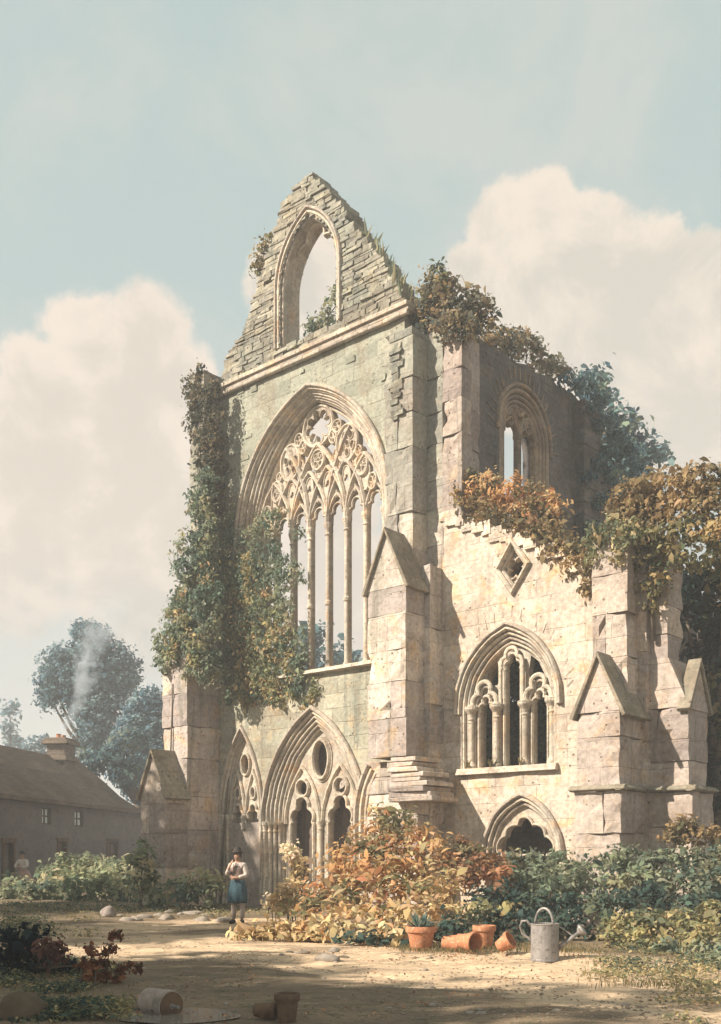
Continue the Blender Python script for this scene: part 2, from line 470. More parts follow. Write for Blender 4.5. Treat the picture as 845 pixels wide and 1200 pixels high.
def rose(cx, cz, r, k, rot=.3, e=1., lobe=.42, open_=False):
    ring = [(p, cz+(q-cz)*e) for p, q in circle(cx, cz, r, 28)]
    tr.sweep(ring, rib(.05 if r > .2 else .03, VT-.03, VT+.22), True, .65)
    if open_:
        holes = [[(p, cz+(q-cz)*e) for p, q in multifoil(cx, cz, r*.86, k, rot, 64, lobe)]]
    else:
        holes = [[(p, cz+(q-cz)*e) for p, q in circle(cx+r*.52*math.cos(rot+2*math.pi*i/k), cz+r*.52*math.sin(rot+2*math.pi*i/k), r*1.15/k, 12)] for i in range(k)]
        if k > 3: holes.append([(p, cz+(q-cz)*e) for p, q in circle(cx, cz, r*.2, 10)])
    tr.slab(ring, holes, VT+.03, VT+.17, grid=0, tint=.45)
    for h_ in holes: tr.sweep(h_, rib(.016, VT+.0, VT+.15), True, .7)
rose(WC, 14.42, .60, 8, .2, 1., lobe=.27, open_=True)
rose(WC-.78, 14.22, .17, 3, .5, 1.1); rose(WC+.78, 14.22, .17, 3, .5, 1.1)
rose(WC-1.74, 12.86, .21, 4, .5, 1.5); rose(WC+1.74, 12.86, .21, 4, .5, 1.5); rose(WC-1.62, 13.28, .11, 3, .5, 1.3); rose(WC+1.62, 13.28, .11, 3, .5, 1.3)
rose(WC-2.14, 12.28, .15, 3, .5, 1.5); rose(WC+2.14, 12.28, .15, 3, .5, 1.5)
bar(pointed(WC, HW-.07, WS, inner_top-.1, WS, 20), .045, VT, VT+.2)
rose(WC-1.16, 13.62, .40, 5, .3, 1.35); rose(WC+1.16, 13.62, .40, 5, .9, 1.35)
rose(WC, 13.42, .25, 4, .78, 1.2)
rose(WC-.62, 13.95, .13, 3, .5, 1.5); rose(WC+.62, 13.95, .13, 3, .5, 1.5)
for i in range(NL-1):                              # leaf-shaped piercings between the arcs
    cx = mull[i+1]
    ez = WS+1.12
    leaf_ = [(cx+.17*math.sin(2*math.pi*q/24), ez+.42*math.cos(2*math.pi*q/24)*(1 if q in range(7, 18) else 1.1)) for q in range(24)]
    tr.slab(leaf_, [multifoil(cx, ez+.1, .11, 3, 1.57)], VT+.05, VT+.15, grid=0, tint=.5); tr.sweep(leaf_, rib(.022, VT+.02, VT+.17), True, .7)
for i in range(1, NL-1):
    cx = (mull[i]+mull[i+1])/2; ez = WS+1.85
    leaf_ = [(cx+.15*math.sin(2*math.pi*q/24), ez+.36*math.cos(2*math.pi*q/24)) for q in range(24)]
    tr.slab(leaf_, [multifoil(cx, ez, .1, 4, .4)], VT+.05, VT+.15, grid=0, tint=.5); tr.sweep(leaf_, rib(.022, VT+.02, VT+.17), True, .7)
tr.wear(.02, 4.); tracery = tr.build('tracery', TRIM, abbey)
for i in range(NL+1):
    m = MB(); x = mull[i] if 0 < i < NL else (mull[i]+.04 if i == 0 else mull[i]-.04)
    prof = [(.12, 7.05), (.12, 7.18), (.085, 7.24), (.075, 7.3)]
    prof += [(.075, 9.0), (.105, 9.03), (.11, 9.08), (.105, 9.13), (.073, 9.16), (.072, 11.08), (.1, 11.1), (.1, 11.14), (.075, 11.16), (.085, 11.24), (.125, 11.36), (.135, 11.4), (.135, 11.46), (.07, 11.48), (.06, 11.6)]
    m.lathe(x, VT+.06, prof, 10, random.uniform(.4, .8))
    m.box(x-.045, x+.045, VT+.08, VT+.24, 7.05, 11.5, .4)
    m.build('mullion', TRIM, tracery, bevel=.006)
m = MB(); m.prism([(-.2, 6.93), (-.08, 7.06), (.95, 7.25), (.95, 6.9), (0.02, 6.9)], 'u', WC-WA-.15, WC+WA+.1, .6)
m.build('window_sill', TRIM, abbey, bevel=.01)

# --- gable of coursed rubble with its lancet opening
gl = [on_front(*p) for p in ((254, 458), (258, 440), (263, 418), (276, 404), (288, 380), (296, 350), (303, 325), (312, 300), (322, 266), (329, 240), (345, 219), (357, 208))]
gr = [on_front(*p) for p in ((486, 368), (474, 348), (460, 322), (445, 303), (428, 280), (412, 260), (396, 238), (380, 216), (369, 207))]
def side_at(pl, z):
    for (a, b) in zip(pl, pl[1:]):
        if a[1] <= z <= b[1]: return a[0]+(b[0]-a[0])*(z-a[1])/(b[1]-a[1])
    return pl[0][0] if z < pl[0][1] else pl[-1][0]
GC, GA, GS, GT, GB = -.17, 1.12, 18.75, 20.55, 17.0
def opening(z):
    if z < GB: return 0
    if z < GS: return GA
    R = (GA*GA+(GT-GS)**2)/(2*GA); d = z-GS
    return max(0, math.sqrt(max(0, R*R-d*d))-(R-GA)) if z < GT else 0
g = MB(); z = ZC+.2; ztop = max(gl[-1][1], gr[-1][1])
while z < ztop:
    h = random.uniform(.07, .19); zm = z+h/2
    L = side_at(gl, zm)+random.uniform(-.07, .08)+.16*mnoise.noise(Vector((zm*1.3, 2, 0))); R = side_at(gr, zm)+random.uniform(-.07, .06)+.12*mnoise.noise(Vector((zm*1.5, 8, 0)))
    op = opening(zm)
    segs = [(L, GC-op-.02), (GC+op+.02, R)] if op > .04 else [(L, R)]
    for a, b in segs:
        x = a
        while x < b-.02:
            l = min(random.uniform(.22, .75), b-x)
            if b-x-l < .12: l = b-x
            g.box(x+.006, x+l-.006, random.uniform(-.045, .015), .78+random.uniform(-.04, .04), z+.005, z+h-.004, random.uniform(.2, .75), .03)
            x += l
        if b-a > .3: g.box(a+.08, b-.08, .05, .72, z-.02, z+h+.0, .3)
    z += h
for k in range(10):
    x = random.uniform(-.36, -.1); g.box(x, x+random.uniform(.12, .24), random.uniform(0, .3), random.uniform(.4, .7), ztop-.12, ztop+random.uniform(-.05, .05), random.uniform(.2, .8), .03)
gab = g.build('gable', RUBBLE, abbey, bevel=.012)
ga = MB(); orders(ga, GC, GA, GS, GT, GB, [(.2, -.1, .05, .05, .35), (.1, -.05, .3, .05, .7), (.0, .06, .75, .05, .45)])
# broken cusps left hanging in the head
for sx in (-1, 1):
    p = [(GC+sx*(GA-.05)*math.cos(a), GS+.55+1.15*math.sin(a)) for a in (.25, .55, .85, 1.1)]
    ga.sweep(p, rib(.05, .3, .5), tint=.7)
cus = foil_polar(GC, GS+.62, [(-.42, .2, .42), (.42, .2, .42), (0, .72, .36)], 2.6, .55, 26)
ga.sweep(cus, rib(.05, .3, .5), tint=.75)
ga.build('gable_arch', TRIM, gab, bevel=.008)

# --- clasping buttresses and turret at the near corner
def gablet(mb_wall, mb_cap, u0, u1, v0, v1, ze, za, over=.09):
    """little gabled top facing the front: ridge runs along v"""
    cu = (u0+u1)/2
    mb_wall.prism([(u0, ze-.02), (u1, ze-.02), (cu, za)], 'v', v0, v1, .6)
    for (ua, sg) in ((u0, -1), (u1, 1)):
        d = math.hypot(cu-ua, za-ze); nx, nz = sg*(za-ze)/d, abs(cu-ua)/d
        ex, ez = ua+sg*over*abs(cu-ua)/d*1.6, ze-over*(za-ze)/d*1.6
        mb_cap.prism([(ex, ez), (ex+nx*.1, ez+nz*.1), (cu+nx*.0+(-sg*.0), za+.14), (cu, za+.01)], 'v', v0-.1, v1, random.uniform(.4, .6))
t = MB()
courses(t, 3.28, 4.26, -.62, .3, 8.3, 15.55, .85, .018)
b1 = t.build('upper_buttress', TURRET, abbey)
t = MB(); courses(t, 3.32, 4.60, -1.35, -.5, 4.15, 8.55, 1.0, .014)
cap = MB(); gablet(t, cap, 3.32, 4.60, -1.35, -.45, 8.55, 9.98)
b2 = t.build('gabled_buttress', TURRET, abbey); cap.build('coping', ROOFSTONE, b2, bevel=.02)
t = MB(); courses(t, 3.6, 4.78, -.55, .1, 0., 9.2, .95, .012); courses(t, 3.5, 4.78, 0.02, .9, 0., 15.3, .9, .016); courses(t, 3.4, 4.7, .3, 1.6, 9., 15.75, .5, .02)
t.build('corner_turret', TURRET, abbey)
t = MB(); courses(t, 4.80, 5.42, -.03, .42, 10.4, 15.6, 1.0, .014); courses(t, 4.6, 5.0, .42, 1.4, 10.4, 15.6, 1., .014); courses(t, 4.5, 5.0, .3, 1.3, 7.5, 10.5, .8, .012)
t.build('side_buttress', MAUVE, abbey)
t = MB(); z = 13.2
while z < 15.1:
    h = random.uniform(.08, .2); t.box(3.5+random.uniform(-.05, .12), 3.86+random.uniform(-.1, .12), -.66+random.uniform(-.03, .02), -.5, z, z+h-.01, random.uniform(.1, .8), .025); z += h
t.build('robbed_facing', RUBBLE, b1)
# stump of the vanished porch wall at the foot: broken courses stepping down
t = MB(); courses(t, 2.95, 4.75, -1.05, -.02, -.1, 4.1, .5, .02)
z = 4.12
for i in range(9):
    L = 4.9+i*.07; z2 = z-.13
    t.box(4.05+random.uniform(-.1, .1), L+random.uniform(-.12, .1), -1.42+random.uniform(-.08, .05), -.3, z2+.01, z, random.uniform(.1, .7), .03)
    z = z2
t.build('broken_porch_wall', TURRET, abbey, bevel=.02)
t = MB()
for (off, tt) in ((0., .4), (.16, .7), (.31, .5), (.46, .75)):
    p = pointed(4.3, 1.62-off, 2.6, 4.9-off, 1.0, 12); k = len(p)//2
    t.sweep(p[:k-5], [(-.06, -.02), (-.03, -.07), (.03, -.07), (.06, -.02), (.06, .12), (-.06, .12)], tint=tt, pos=-1.1+off*.3)
t.build('broken_arch', TRIM, abbey, bevel=.008)

# --- turret at the far left corner, three set-backs
t = MB(); courses(t, -4.72, -4.05, -.71, .5, 7.4, 16.95, .5, .03)
t.build('left_turret', TURRET, abbey)
t = MB(); courses(t, -5.27, -4.05, -1.37, -.02, 0., 8.0, 1.0, .014)
t.prism([(-1.37, 7.99), (-.7, 8.75), (-.02, 8.75), (-.02, 7.99)], 'u', -5.2, -4.07, .55)
t.build('left_buttress', TURRET, abbey)
t = MB(); courses(t, -5.3, -4.07, -2.2, -1.3, 0., 3.42, 1.1, .01)
cap = MB(); gablet(t, cap, -5.3, -4.07, -2.2, -1.3, 3.42, 4.75)
b3 = t.build('gabled_buttress', PLINTH, abbey); cap.build('coping', ROOFSTONE, b3, bevel=.02)
t = MB(); t.box(-4.9, -4.05, -.02, 1., 0, 16.6); t.build('left_wall_end', FRONT, abbey)

# --- portal: deep mouldings, traceried head over two door recesses
p = MB()
orders(p, PC, PA, PS, PT, .05, [(.08, -.12, .03, .06, .4), (-.04, .0, .55, .05, .75), (-.14, .08, .6, .05, .4), (-.24, .16, .65, .05, .75), (-.34, .24, .7, .05, .45), (-.43, .32, .75, .04, .7)])
p.wear(.02, 2.5); portal = p.build('portal', TRIM, abbey, bevel=.008)
p = MB()
PI_ = PA-.46
lights = [trefoil_light(PC+sx*.78, .96, .05, 2.55, 40, 1.15) for sx in (-1, 1)]
ocul = [[(q[0], 3.35+(q[1]-3.35)*1.0) for q in circle(PC+sx*.78+(.0), 3.62, .26, 20)] for sx in (-1, 1)]
ves = [(q[0], 4.45+(q[1]-4.45)*1.75) for q in circle(PC, 4.45, .33, 24)]
p.slab(pointed(PC, PI_, PS, PT-.55, .05), lights+ocul+[ves], .42, .62, grid=.3, rough=.008)
for L in lights: p.sweep(L, rib(.05, .32, .5), tint=.7)
for L in lights: p.sweep([(PC+(q[0]-PC-(.78 if q[0] > PC else -.78))*1.0+(.78 if q[0] > PC else -.78), q[1]) for q in L], ROLL(.035, .38), tint=.5)
for o in ocul: p.sweep(o, rib(.055, .32, .5), True, .7)
p.sweep(ves, rib(.06, .3, .5), True, .7); p.sweep([(PC+(q[0]-PC)*1.25, 4.45+(q[1]-4.45)*1.15) for q in ves], ROLL(.03, .4), True, .5)
for sx in (-1, 1):
    p.sweep(pointed(PC+sx*.78, .72, 2.55, 4.25, 2.55), rib(.055, .32, .5), tint=.75)
p.wear(.015, 4.); portal_head = p.build('door_tracery', TRIM, portal)
for sx in (-1, 1):
    d = MB()
    for k in range(6):
        d.box(PC+sx*.78-.54+k*.18, PC+sx*.78-.365+k*.18, .86+.008*(k % 2), .95, .05, 3.3, random.uniform(.3, .7))
    d.build('door', DOORWOOD, portal)
def shafts(name, par, pts, z0, zs, r=.055):
    for (x, v) in pts:
        mb = MB()
        mb.lathe(x, v, [(r*1.7, z0), (r*1.7, z0+.1), (r*1.2, z0+.16), (r, z0+.2), (r, zs-.24), (r*1.35, zs-.22), (r*1.35, zs-.18), (r, zs-.16), (r*1.3, zs-.08), (r*1.9, zs), (r*2., zs+.03), (r*2., zs+.08), (r*.9, zs+.1)], 10, random.uniform(.4, .8))
        mb.build(name, TRIM, par)
for sx in (-1, 1):
    shafts('door_shaft', portal, [(PC+sx*(PA-.02-.12*k), -.02+.1*k) for k in range(4)], .05, PS, .052)
shafts('door_shaft', portal, [(PC, .36)], .05, PS+.05, .06)
# blind arch
p = MB(); orders(p, BC, BA, BS, BT, .05, [(.06, -.09, .03, .05, .4), (-.03, .0, .4, .045, .75), (-.12, .08, .4, .045, .45), (-.2, .15, .4, .04, .7)])
bl = p.build('blind_arch', TRIM, abbey, bevel=.008)
p = MB(); BI = BA-.22
lts = [trefoil_light(BC+sx*.36, .52, 1.2, 2.75, 36, 1.2) for sx in (-1, 1)]
drops = [[(q[0], 3.55+(q[1]-3.55)*1.6) for q in circle(BC+sx*.36, 3.55, .12, 18)] for sx in (-1, 1)]
vs_ = [(q[0], 4.45+(q[1]-4.45)*1.7) for q in circle(BC, 4.45, .2, 20)]
p.slab(pointed(BC, BI, BS, BT-.26, .05), lts+drops+[vs_], .2, .4, grid=.3, rough=.006)
p.box(BC-BI, BC+BI, .45, .6, .05, 5.2, .5)
for L in lts: p.sweep(L[1:-1], rib(.04, .12, .28), tint=.75)
for o in drops+[vs_]: p.sweep(o, rib(.04, .12, .28), True, .7)
for sx in (-1, 1): p.sweep(pointed(BC+sx*.36, .34, 2.75, 4.2, 2.75), rib(.045, .11, .28), tint=.7)
p.build('blind_tracery', TRIM, bl)
p = MB(); p.box(BC-BI+.02, BC+BI-.02, .1, .35, 0, 2.62, .4); p.build('infill_panel', PLINTH, bl)
for sx in (-1, 1): shafts('arch_shaft', bl, [(BC+sx*(BA-.05), .02), (BC+sx*(BA-.17), .1)], .05, BS, .05)
shafts('arch_shaft', bl, [(BC, .08)], 2.4, 2.75, .045)

# --- aisle front: three-light window, lozenge, low arch
AC, AA, AS, AT, AB = 6.76, 1.40, 5.42, 7.26, 3.82
top = [(4.7, 10.75)]+ragged((4.7, 10.75), (8.9, 8.75), 16, .07)+[(9.15, 8.6)]
LZ = on_front(600, 664)
loz = [(LZ[0]-.46, LZ[1]), (LZ[0], LZ[1]-.64), (LZ[0]+.46, LZ[1]), (LZ[0], LZ[1]+.64)]
KC, KA = on_front(611, 985)[0], 1.03
KS, KT = on_front(611, 990)[1]-.25, on_front(611, 936)[1]
low = pointed(KC, KA, KS, KT, -.2)
w = MB()
w.slab([(4.6, -.3), (9.3, -.3)]+top[::-1], [pointed(AC, AA, AS, AT, AB), loz, low], 0.03, .85, grid=.32, rough=.02)
for i in range(len(top)-1):
    a, b = top[i], top[i+1]
    w.box(a[0]-.03, b[0]+.05, -.04+random.uniform(-.04, .03), .8, min(a[1], b[1])-.25, (a[1]+b[1])/2+random.uniform(-.08, .1), random.uniform(.3, .8), .035)
for k in range(46):                                # relieving arch of small stones over the window
    th = math.pi*(.06+.88*k/45); r0 = 1.62
    q = pointed(AC, AA+.36, AS, AT+.42, None, 23)[k]
    if k % 2: continue
    dx, dz = q[0]-AC, q[1]-AS+1.; l = math.hypot(dx, dz)
    w.tube([(q[0]-dx/l*.04, .045, q[1]-dz/l*.04), (q[0]+dx/l*random.uniform(.1, .3), .045, q[1]+dz/l*.2)], .035, 4, random.uniform(.2, .8))
w.build('aisle_wall', CREAM, abbey)
p = MB()
orders(p, AC, AA, AS, AT, AS-.15, [(.14, -.1, .06, .055, .45), (.05, -.04, .1, .04, .75)])
orders(p, AC, AA, AS, AT, AB, [(-.04, .06, .8, .045, .7), (-.13, .14, .8, .045, .4), (-.22, .22, .8, .045, .75)])
p.wear(.018, 3.); aisle_win = p.build('aisle_window', TRIM, abbey, bevel=.008)
AI = AA-.26; p = MB(); SP = .80
l3 = [trefoil_light(AC, .50, AB+.04, 6.32, 40, 1.1)]+[trefoil_light(AC+sx*SP, .46, AB+.04, 5.32, 40, 1.2) for sx in (-1, 1)]
spd = [[(AC+sx*.42, 6.15), (AC+sx*.5, 5.98), (AC+sx*.95, 5.98), (AC+sx*.72, 6.45), (AC+sx*.5, 6.62)][::1] for sx in (-1, 1)]
p.slab(pointed(AC, AI, AS, AT-.3, AB+.03), l3+spd, .36, .56, grid=.25, rough=.006)
for L in l3: p.sweep(L, rib(.045, .26, .44), tint=.7)
for sx in (-1, 1):
    big = trefoil_light(AC+sx*SP, .74, 5.4, 5.42, 40, 1.25)[1:-1]
    p.sweep(big, ROLL(.06, .2), tint=.8); p.sweep([(AC+sx*SP+(q[0]-AC-sx*SP)*.82, 5.42+(q[1]-5.42)*.82) for q in big], ROLL(.045, .28), tint=.6)
for sx in (-1, 1): p.sweep([(AC+sx*.33, 5.45), (AC+sx*.33, 6.4), (AC+sx*.28, 6.62)], ROLL(.05, .24), tint=.8)
p.sweep(trefoil_light(AC, .66, 6.3, 6.34, 40, 1.05)[1:-1], ROLL(.05, .24), tint=.8)
p.build('tracery', TRIM, aisle_win)
for k, x in enumerate((AC-1.2, AC-SP/2-.02, AC+SP/2+.02, AC+1.2)):
    sh = MB(); zc = 5.42; r = .075
    sh.lathe(x, .2, [(.14, AB), (.14, AB+.1), (.1, AB+.16), (r, AB+.22), (r, zc-.32), (r*1.3, zc-.3), (r*1.3, zc-.26), (r, zc-.24), (r*1.25, zc-.16), (r*2.3, zc-.06), (r*2.5, zc-.03), (r*2.5, zc+.04), (r*1.4, zc+.06), (r*1.3, zc+.1)], 14, random.uniform(.5, .8))
    sh.box(x-.09, x+.09, .24, .5, AB, zc+.2, .5)
    sh.build('mullion', TRIM, aisle_win, smooth=False)
p = MB(); p.prism([(-.12, AB-.14), (-.06, AB+.02), (.8, AB+.1), (.8, AB-.14)], 'u', AC-AA-.1, AC+AA+.06, .65); p.build('window_sill', TRIM, aisle_win, bevel=.01)
p = MB()
def scale_poly(pl, c, k): return [(c[0]+(q[0]-c[0])*k, c[1]+(q[1]-c[1])*k) for q in pl]
p.sweep(loz, rib(.06, -.08, .3), True, .65); p.sweep(scale_poly(loz, LZ, .8), rib(.05, .04, .4), True, .45)
p.slab(scale_poly(loz, LZ, .95), [multifoil(LZ[0], LZ[1], .31, 4, 0.78)], .2, .4, grid=0, tint=.55)
p.sweep(multifoil(LZ[0], LZ[1], .31, 4, 0.78), rib(.03, .14, .3), True, .7)
p.build('lozenge_window', TRIM, abbey)
p = MB(); orders(p, KC, KA, KS, KT, KS-.02, [(.1, -.1, .06, .06, .4), (.0, -.02, .3, .05, .75), (-.1, .08, .5, .05, .45)])
ck = foil_polar(KC, KS+.05, [(-.52, .12, .3), (.52, .12, .3), (-.3, .45, .26), (.3, .45, .26), (0, .68, .22), (0, .2, .4)], math.pi, 0, 50)
p.slab(pointed(KC, KA-.12, KS-.02, KT-.14), [[(q[0], q[1]) for q in ck[1:-1]]+[(KC+.5, KS+.02), (KC-.5, KS+.02)]], .2, .38, grid=0, tint=.7)
p.sweep(ck, rib(.04, .12, .3), tint=.75)
p.wear(.02, 3.); p.build('low_arch', TRIM, abbey, bevel=.006)
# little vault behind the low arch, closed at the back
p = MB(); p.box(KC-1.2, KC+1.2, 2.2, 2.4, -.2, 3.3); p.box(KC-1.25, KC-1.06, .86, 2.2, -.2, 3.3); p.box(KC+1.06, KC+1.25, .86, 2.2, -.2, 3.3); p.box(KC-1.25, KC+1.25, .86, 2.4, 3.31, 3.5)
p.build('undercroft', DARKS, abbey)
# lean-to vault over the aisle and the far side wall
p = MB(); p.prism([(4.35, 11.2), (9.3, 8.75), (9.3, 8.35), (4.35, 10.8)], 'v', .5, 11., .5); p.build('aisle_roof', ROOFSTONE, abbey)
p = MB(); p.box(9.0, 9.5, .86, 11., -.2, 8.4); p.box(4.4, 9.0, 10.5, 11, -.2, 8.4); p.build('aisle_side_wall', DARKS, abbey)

# --- nave side wall (clerestory) with its window
UW = 4.42
SV, SA = 4.62, 1.35
zsp = on_side(610, 510, UW)[1]; zap = on_side(610, 458, UW)[1]
tp = [(1.2, 16.2)]+ragged((1.2, 16.2), (7.4, 16.5), 14, .12)+[(7.5, 16.5)]
w = MB()
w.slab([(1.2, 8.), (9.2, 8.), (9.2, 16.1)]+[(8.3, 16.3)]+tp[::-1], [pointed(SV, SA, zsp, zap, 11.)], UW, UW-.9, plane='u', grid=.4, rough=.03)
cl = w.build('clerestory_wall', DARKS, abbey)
p = MB()
orders(p, SV, SA, zsp, zap, zsp-.2, [(.14, -.1, .05, .06, .4)], 'u', UW)
orders(p, SV, SA, zsp, zap, 11., [(.0, -.03, .2, .07, .7), (-.13, .03, .3, .055, .45), (-.25, .08, .35, .055, .75), (-.36, .12, .4, .05, .5)], 'u', UW)
si = SA-.42
for k in range(21):
    q = pointed(SV, SA+.34, zsp, zap+.42, None, 10)[k]
    dx, dz = q[0]-SV, q[1]-zsp+.4; l = math.hypot(dx, dz)
    p.tube([(UW+.01, q[0]-dx/l*.1, q[1]-dz/l*.1), (UW+.01, q[0]+dx/l*random.uniform(.12, .36), q[1]+dz/l*.3)], .03, 4, random.uniform(.1, .6))
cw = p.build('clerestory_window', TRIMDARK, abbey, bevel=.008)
p = MB()
def sbar(path, wd=.05): p.sweep(path, rib(wd, .12, .34), tint=random.uniform(.4, .8), plane='u', pos=UW)
for sx in (-1, 1):
    sbar(pointed(SV+sx*si/2, si/2, zsp, zsp+.75, 11.), .055)
    sbar(trefoil_light(SV+sx*si/2, si-.14, zsp-.2, zsp, 24)[1:-1], .035)
ring = circle(SV, zsp+1.02, .3, 20)
p.sweep(ring, rib(.05, .12, .34), True, .6, 'u', UW); p.sweep(multifoil(SV, zsp+1.02, .25, 4, .78), rib(.03, .14, .32), True, .6, 'u', UW)
for sx in (-1, 1):
    p.sweep(circle(SV+sx*.36, zsp+.72, .14, 14, 1.3), rib(.035, .14, .32), True, .6, 'u', UW); p.sweep(circle(SV+sx*si/2, zsp+.38, .1, 12, 1.3), rib(.03, .14, .32), True, .6, 'u', UW)
sbar([(SV, 11.), (SV, zsp+.1)], .07)
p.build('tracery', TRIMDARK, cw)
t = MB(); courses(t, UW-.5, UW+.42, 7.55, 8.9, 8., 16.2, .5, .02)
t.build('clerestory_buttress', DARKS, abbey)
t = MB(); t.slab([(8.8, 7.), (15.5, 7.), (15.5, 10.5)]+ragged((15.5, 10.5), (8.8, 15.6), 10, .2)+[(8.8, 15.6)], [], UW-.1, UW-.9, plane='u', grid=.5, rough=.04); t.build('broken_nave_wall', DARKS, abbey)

# --- near right corner pier: two gabled buttresses set at right angles
t = MB(); courses(t, 9.30, 10.36, -.98, .5, 3.16, 4.85, .9, .01); courses(t, 9.24, 10.42, -1.05, .5, -.1, 3.04, 1., .01)
cap = MB(); gablet(t, cap, 9.30, 10.36, -.98, .3, 4.85, 6.05, .12)
r1 = t.build('gabled_buttress', PLINTH, abbey); cap.build('coping', ROOFSTONE, r1, bevel=.015)
t = MB(); courses(t, 9.36, 10.25, -.42, .9, 5.2, 8.9, 1., .014)
t.build('upper_buttress', PLINTH, abbey)
t = MB(); courses(t, 9.9, uv_u(757, .1), .1, 1.2, -.1, 8.9, 1., .012); t.build('pier_core', PLINTH, abbey)
ub = [uv_u(p_, .3) for p_ in (760, 780, 807, 826, 833)]
t = MB(); courses(t, 10.3, ub[1]+.05, .3, 1.1, 6.0, 8.9, .6, .012); courses(t, 10.3, ub[2], .3, 1.35, 3.16, 4.95, .6, .01); courses(t, 10.3, ub[2]+.1, .24, 1.45, -.1, 3.04, 1., .01)
t.prism([(10.3, 4.96), (ub[2], 4.96), (ub[1]+.05, 6.1), (10.3, 6.1)], 'v', .31, 1.3, .6)
cap = MB()
vc = .83
t.prism([(.32, 4.9), (1.34, 4.9), (vc, 5.95)], 'u', ub[1]+.32, ub[2]+.02, .5)
for (va, sg) in ((.3, -1), (1.36, 1)):
    d = math.hypot(vc-va, 1.05)
    cap.prism([(va+sg*.06, 4.83), (va+sg*.14, 4.9), (vc, 6.1), (vc, 5.96)], 'u', ub[1]+.3, ub[2]+.08, .5)
r2 = t.build('gabled_buttress', PLINTH, abbey); cap.build('coping', ROOFSTONE, r2, bevel=.015)
t = MB()
prof = [(0, .0), (.12, .03), (.12, .07), (.05, .12), (.0, .14)]
def string(mb, a, b, axis, at_, z):
    if axis == 'u':
        mb.prism([(at_-p_[0], z+p_[1]-.06) for p_ in prof]+[(at_+.1, z+.08), (at_+.1, z-.06)], 'u', a, b, .5)
    else:
        mb.prism([(at_+p_[0], z+p_[1]-.06) for p_ in prof]+[(at_-.1, z+.08), (at_-.1, z-.06)], 'v', a, b, .5)
string(t, 9.16, 10.53, 'u', -1.05, 3.1); string(t, -1.16, .1, 'v', 10.42, 3.1); string(t, 10.3, 10.9, 'u', .05, 3.1); string(t, 10.7, ub[2]+.2, 'u', .24, 3.1); string(t, .12, 1.5, 'v', ub[2]+.1, 3.1)
t.build('string_course', ROOFSTONE, abbey, bevel=.01)

# ------------------------------------------------------------------ foliage
PAL = {
 'ivy':    [((104, 120, 106), 3), ((128, 138, 118), 3), ((146, 150, 126), 2), ((172, 164, 132), 1)],
 'ivyochre': [((178, 162, 120), 3), ((146, 146, 112), 3), ((104, 120, 100), 2), ((196, 168, 128), 2), ((80, 100, 92), 1)],
 'dryivy': [((92, 92, 80), 3), ((120, 110, 90), 2), ((66, 74, 68), 2), ((150, 128, 96), 1)],
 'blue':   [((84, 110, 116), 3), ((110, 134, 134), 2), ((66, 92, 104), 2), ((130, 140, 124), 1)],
 'bluehaze': [((98, 124, 134), 3), ((122, 144, 148), 2), ((80, 108, 122), 2)],  # distance haze mixed into the leaf colour
 'greytop': [((116, 112, 96), 3), ((142, 126, 100), 2), ((92, 98, 90), 2), ((160, 138, 106), 1)],
 'ochre':  [((164, 140, 104), 3), ((138, 118, 88), 3), ((106, 100, 78), 2), ((184, 160, 120), 1)],
 'olive': [((118, 114, 84), 3), ((142, 128, 92), 2), ((88, 96, 76), 2), ((166, 144, 104), 1)],
 'orange': [((190, 148, 106), 4), ((200, 166, 124), 3), ((192, 174, 134), 2), ((170, 122, 88), 2), ((120, 116, 88), 3)],
 'russet': [((172, 128, 98), 3), ((190, 148, 114), 2), ((140, 104, 82), 2), ((118, 110, 84), 2)],
 'cream':  [((214, 196, 156), 3), ((200, 176, 134), 3), ((196, 158, 116), 2), ((130, 128, 94), 2)],
 'green':  [((116, 126, 106), 3), ((142, 146, 120), 3), ((92, 108, 96), 2), ((160, 154, 124), 1)],
 'darkgreen': [((66, 84, 78), 3), ((86, 102, 90), 2), ((110, 116, 94), 1)],
 'deep':   [((34, 52, 54), 3), ((52, 70, 64), 2), ((84, 92, 70), 1)],
 'gold':   [((172, 158, 114), 3), ((142, 140, 106), 3), ((186, 168, 128), 1), ((112, 118, 94), 3)],
 'pale':   [((172, 170, 136), 3), ((146, 152, 122), 3), ((112, 124, 104), 2), ((192, 184, 148), 1)],
 'white':  [((232, 216, 186), 3), ((214, 190, 150), 2), ((180, 160, 120), 1)],
 'navy':   [((38, 54, 58), 3), ((56, 72, 70), 2), ((30, 42, 50), 2)],
 'pink':   [((132, 96, 88), 2), ((110, 80, 72), 2), ((84, 78, 66), 1)],
 'globe':  [((128, 84, 62), 3), ((98, 64, 50), 2), ((150, 104, 76), 1)],
}
LEAFK = 1.05                                      # paint tone -> leaf albedo
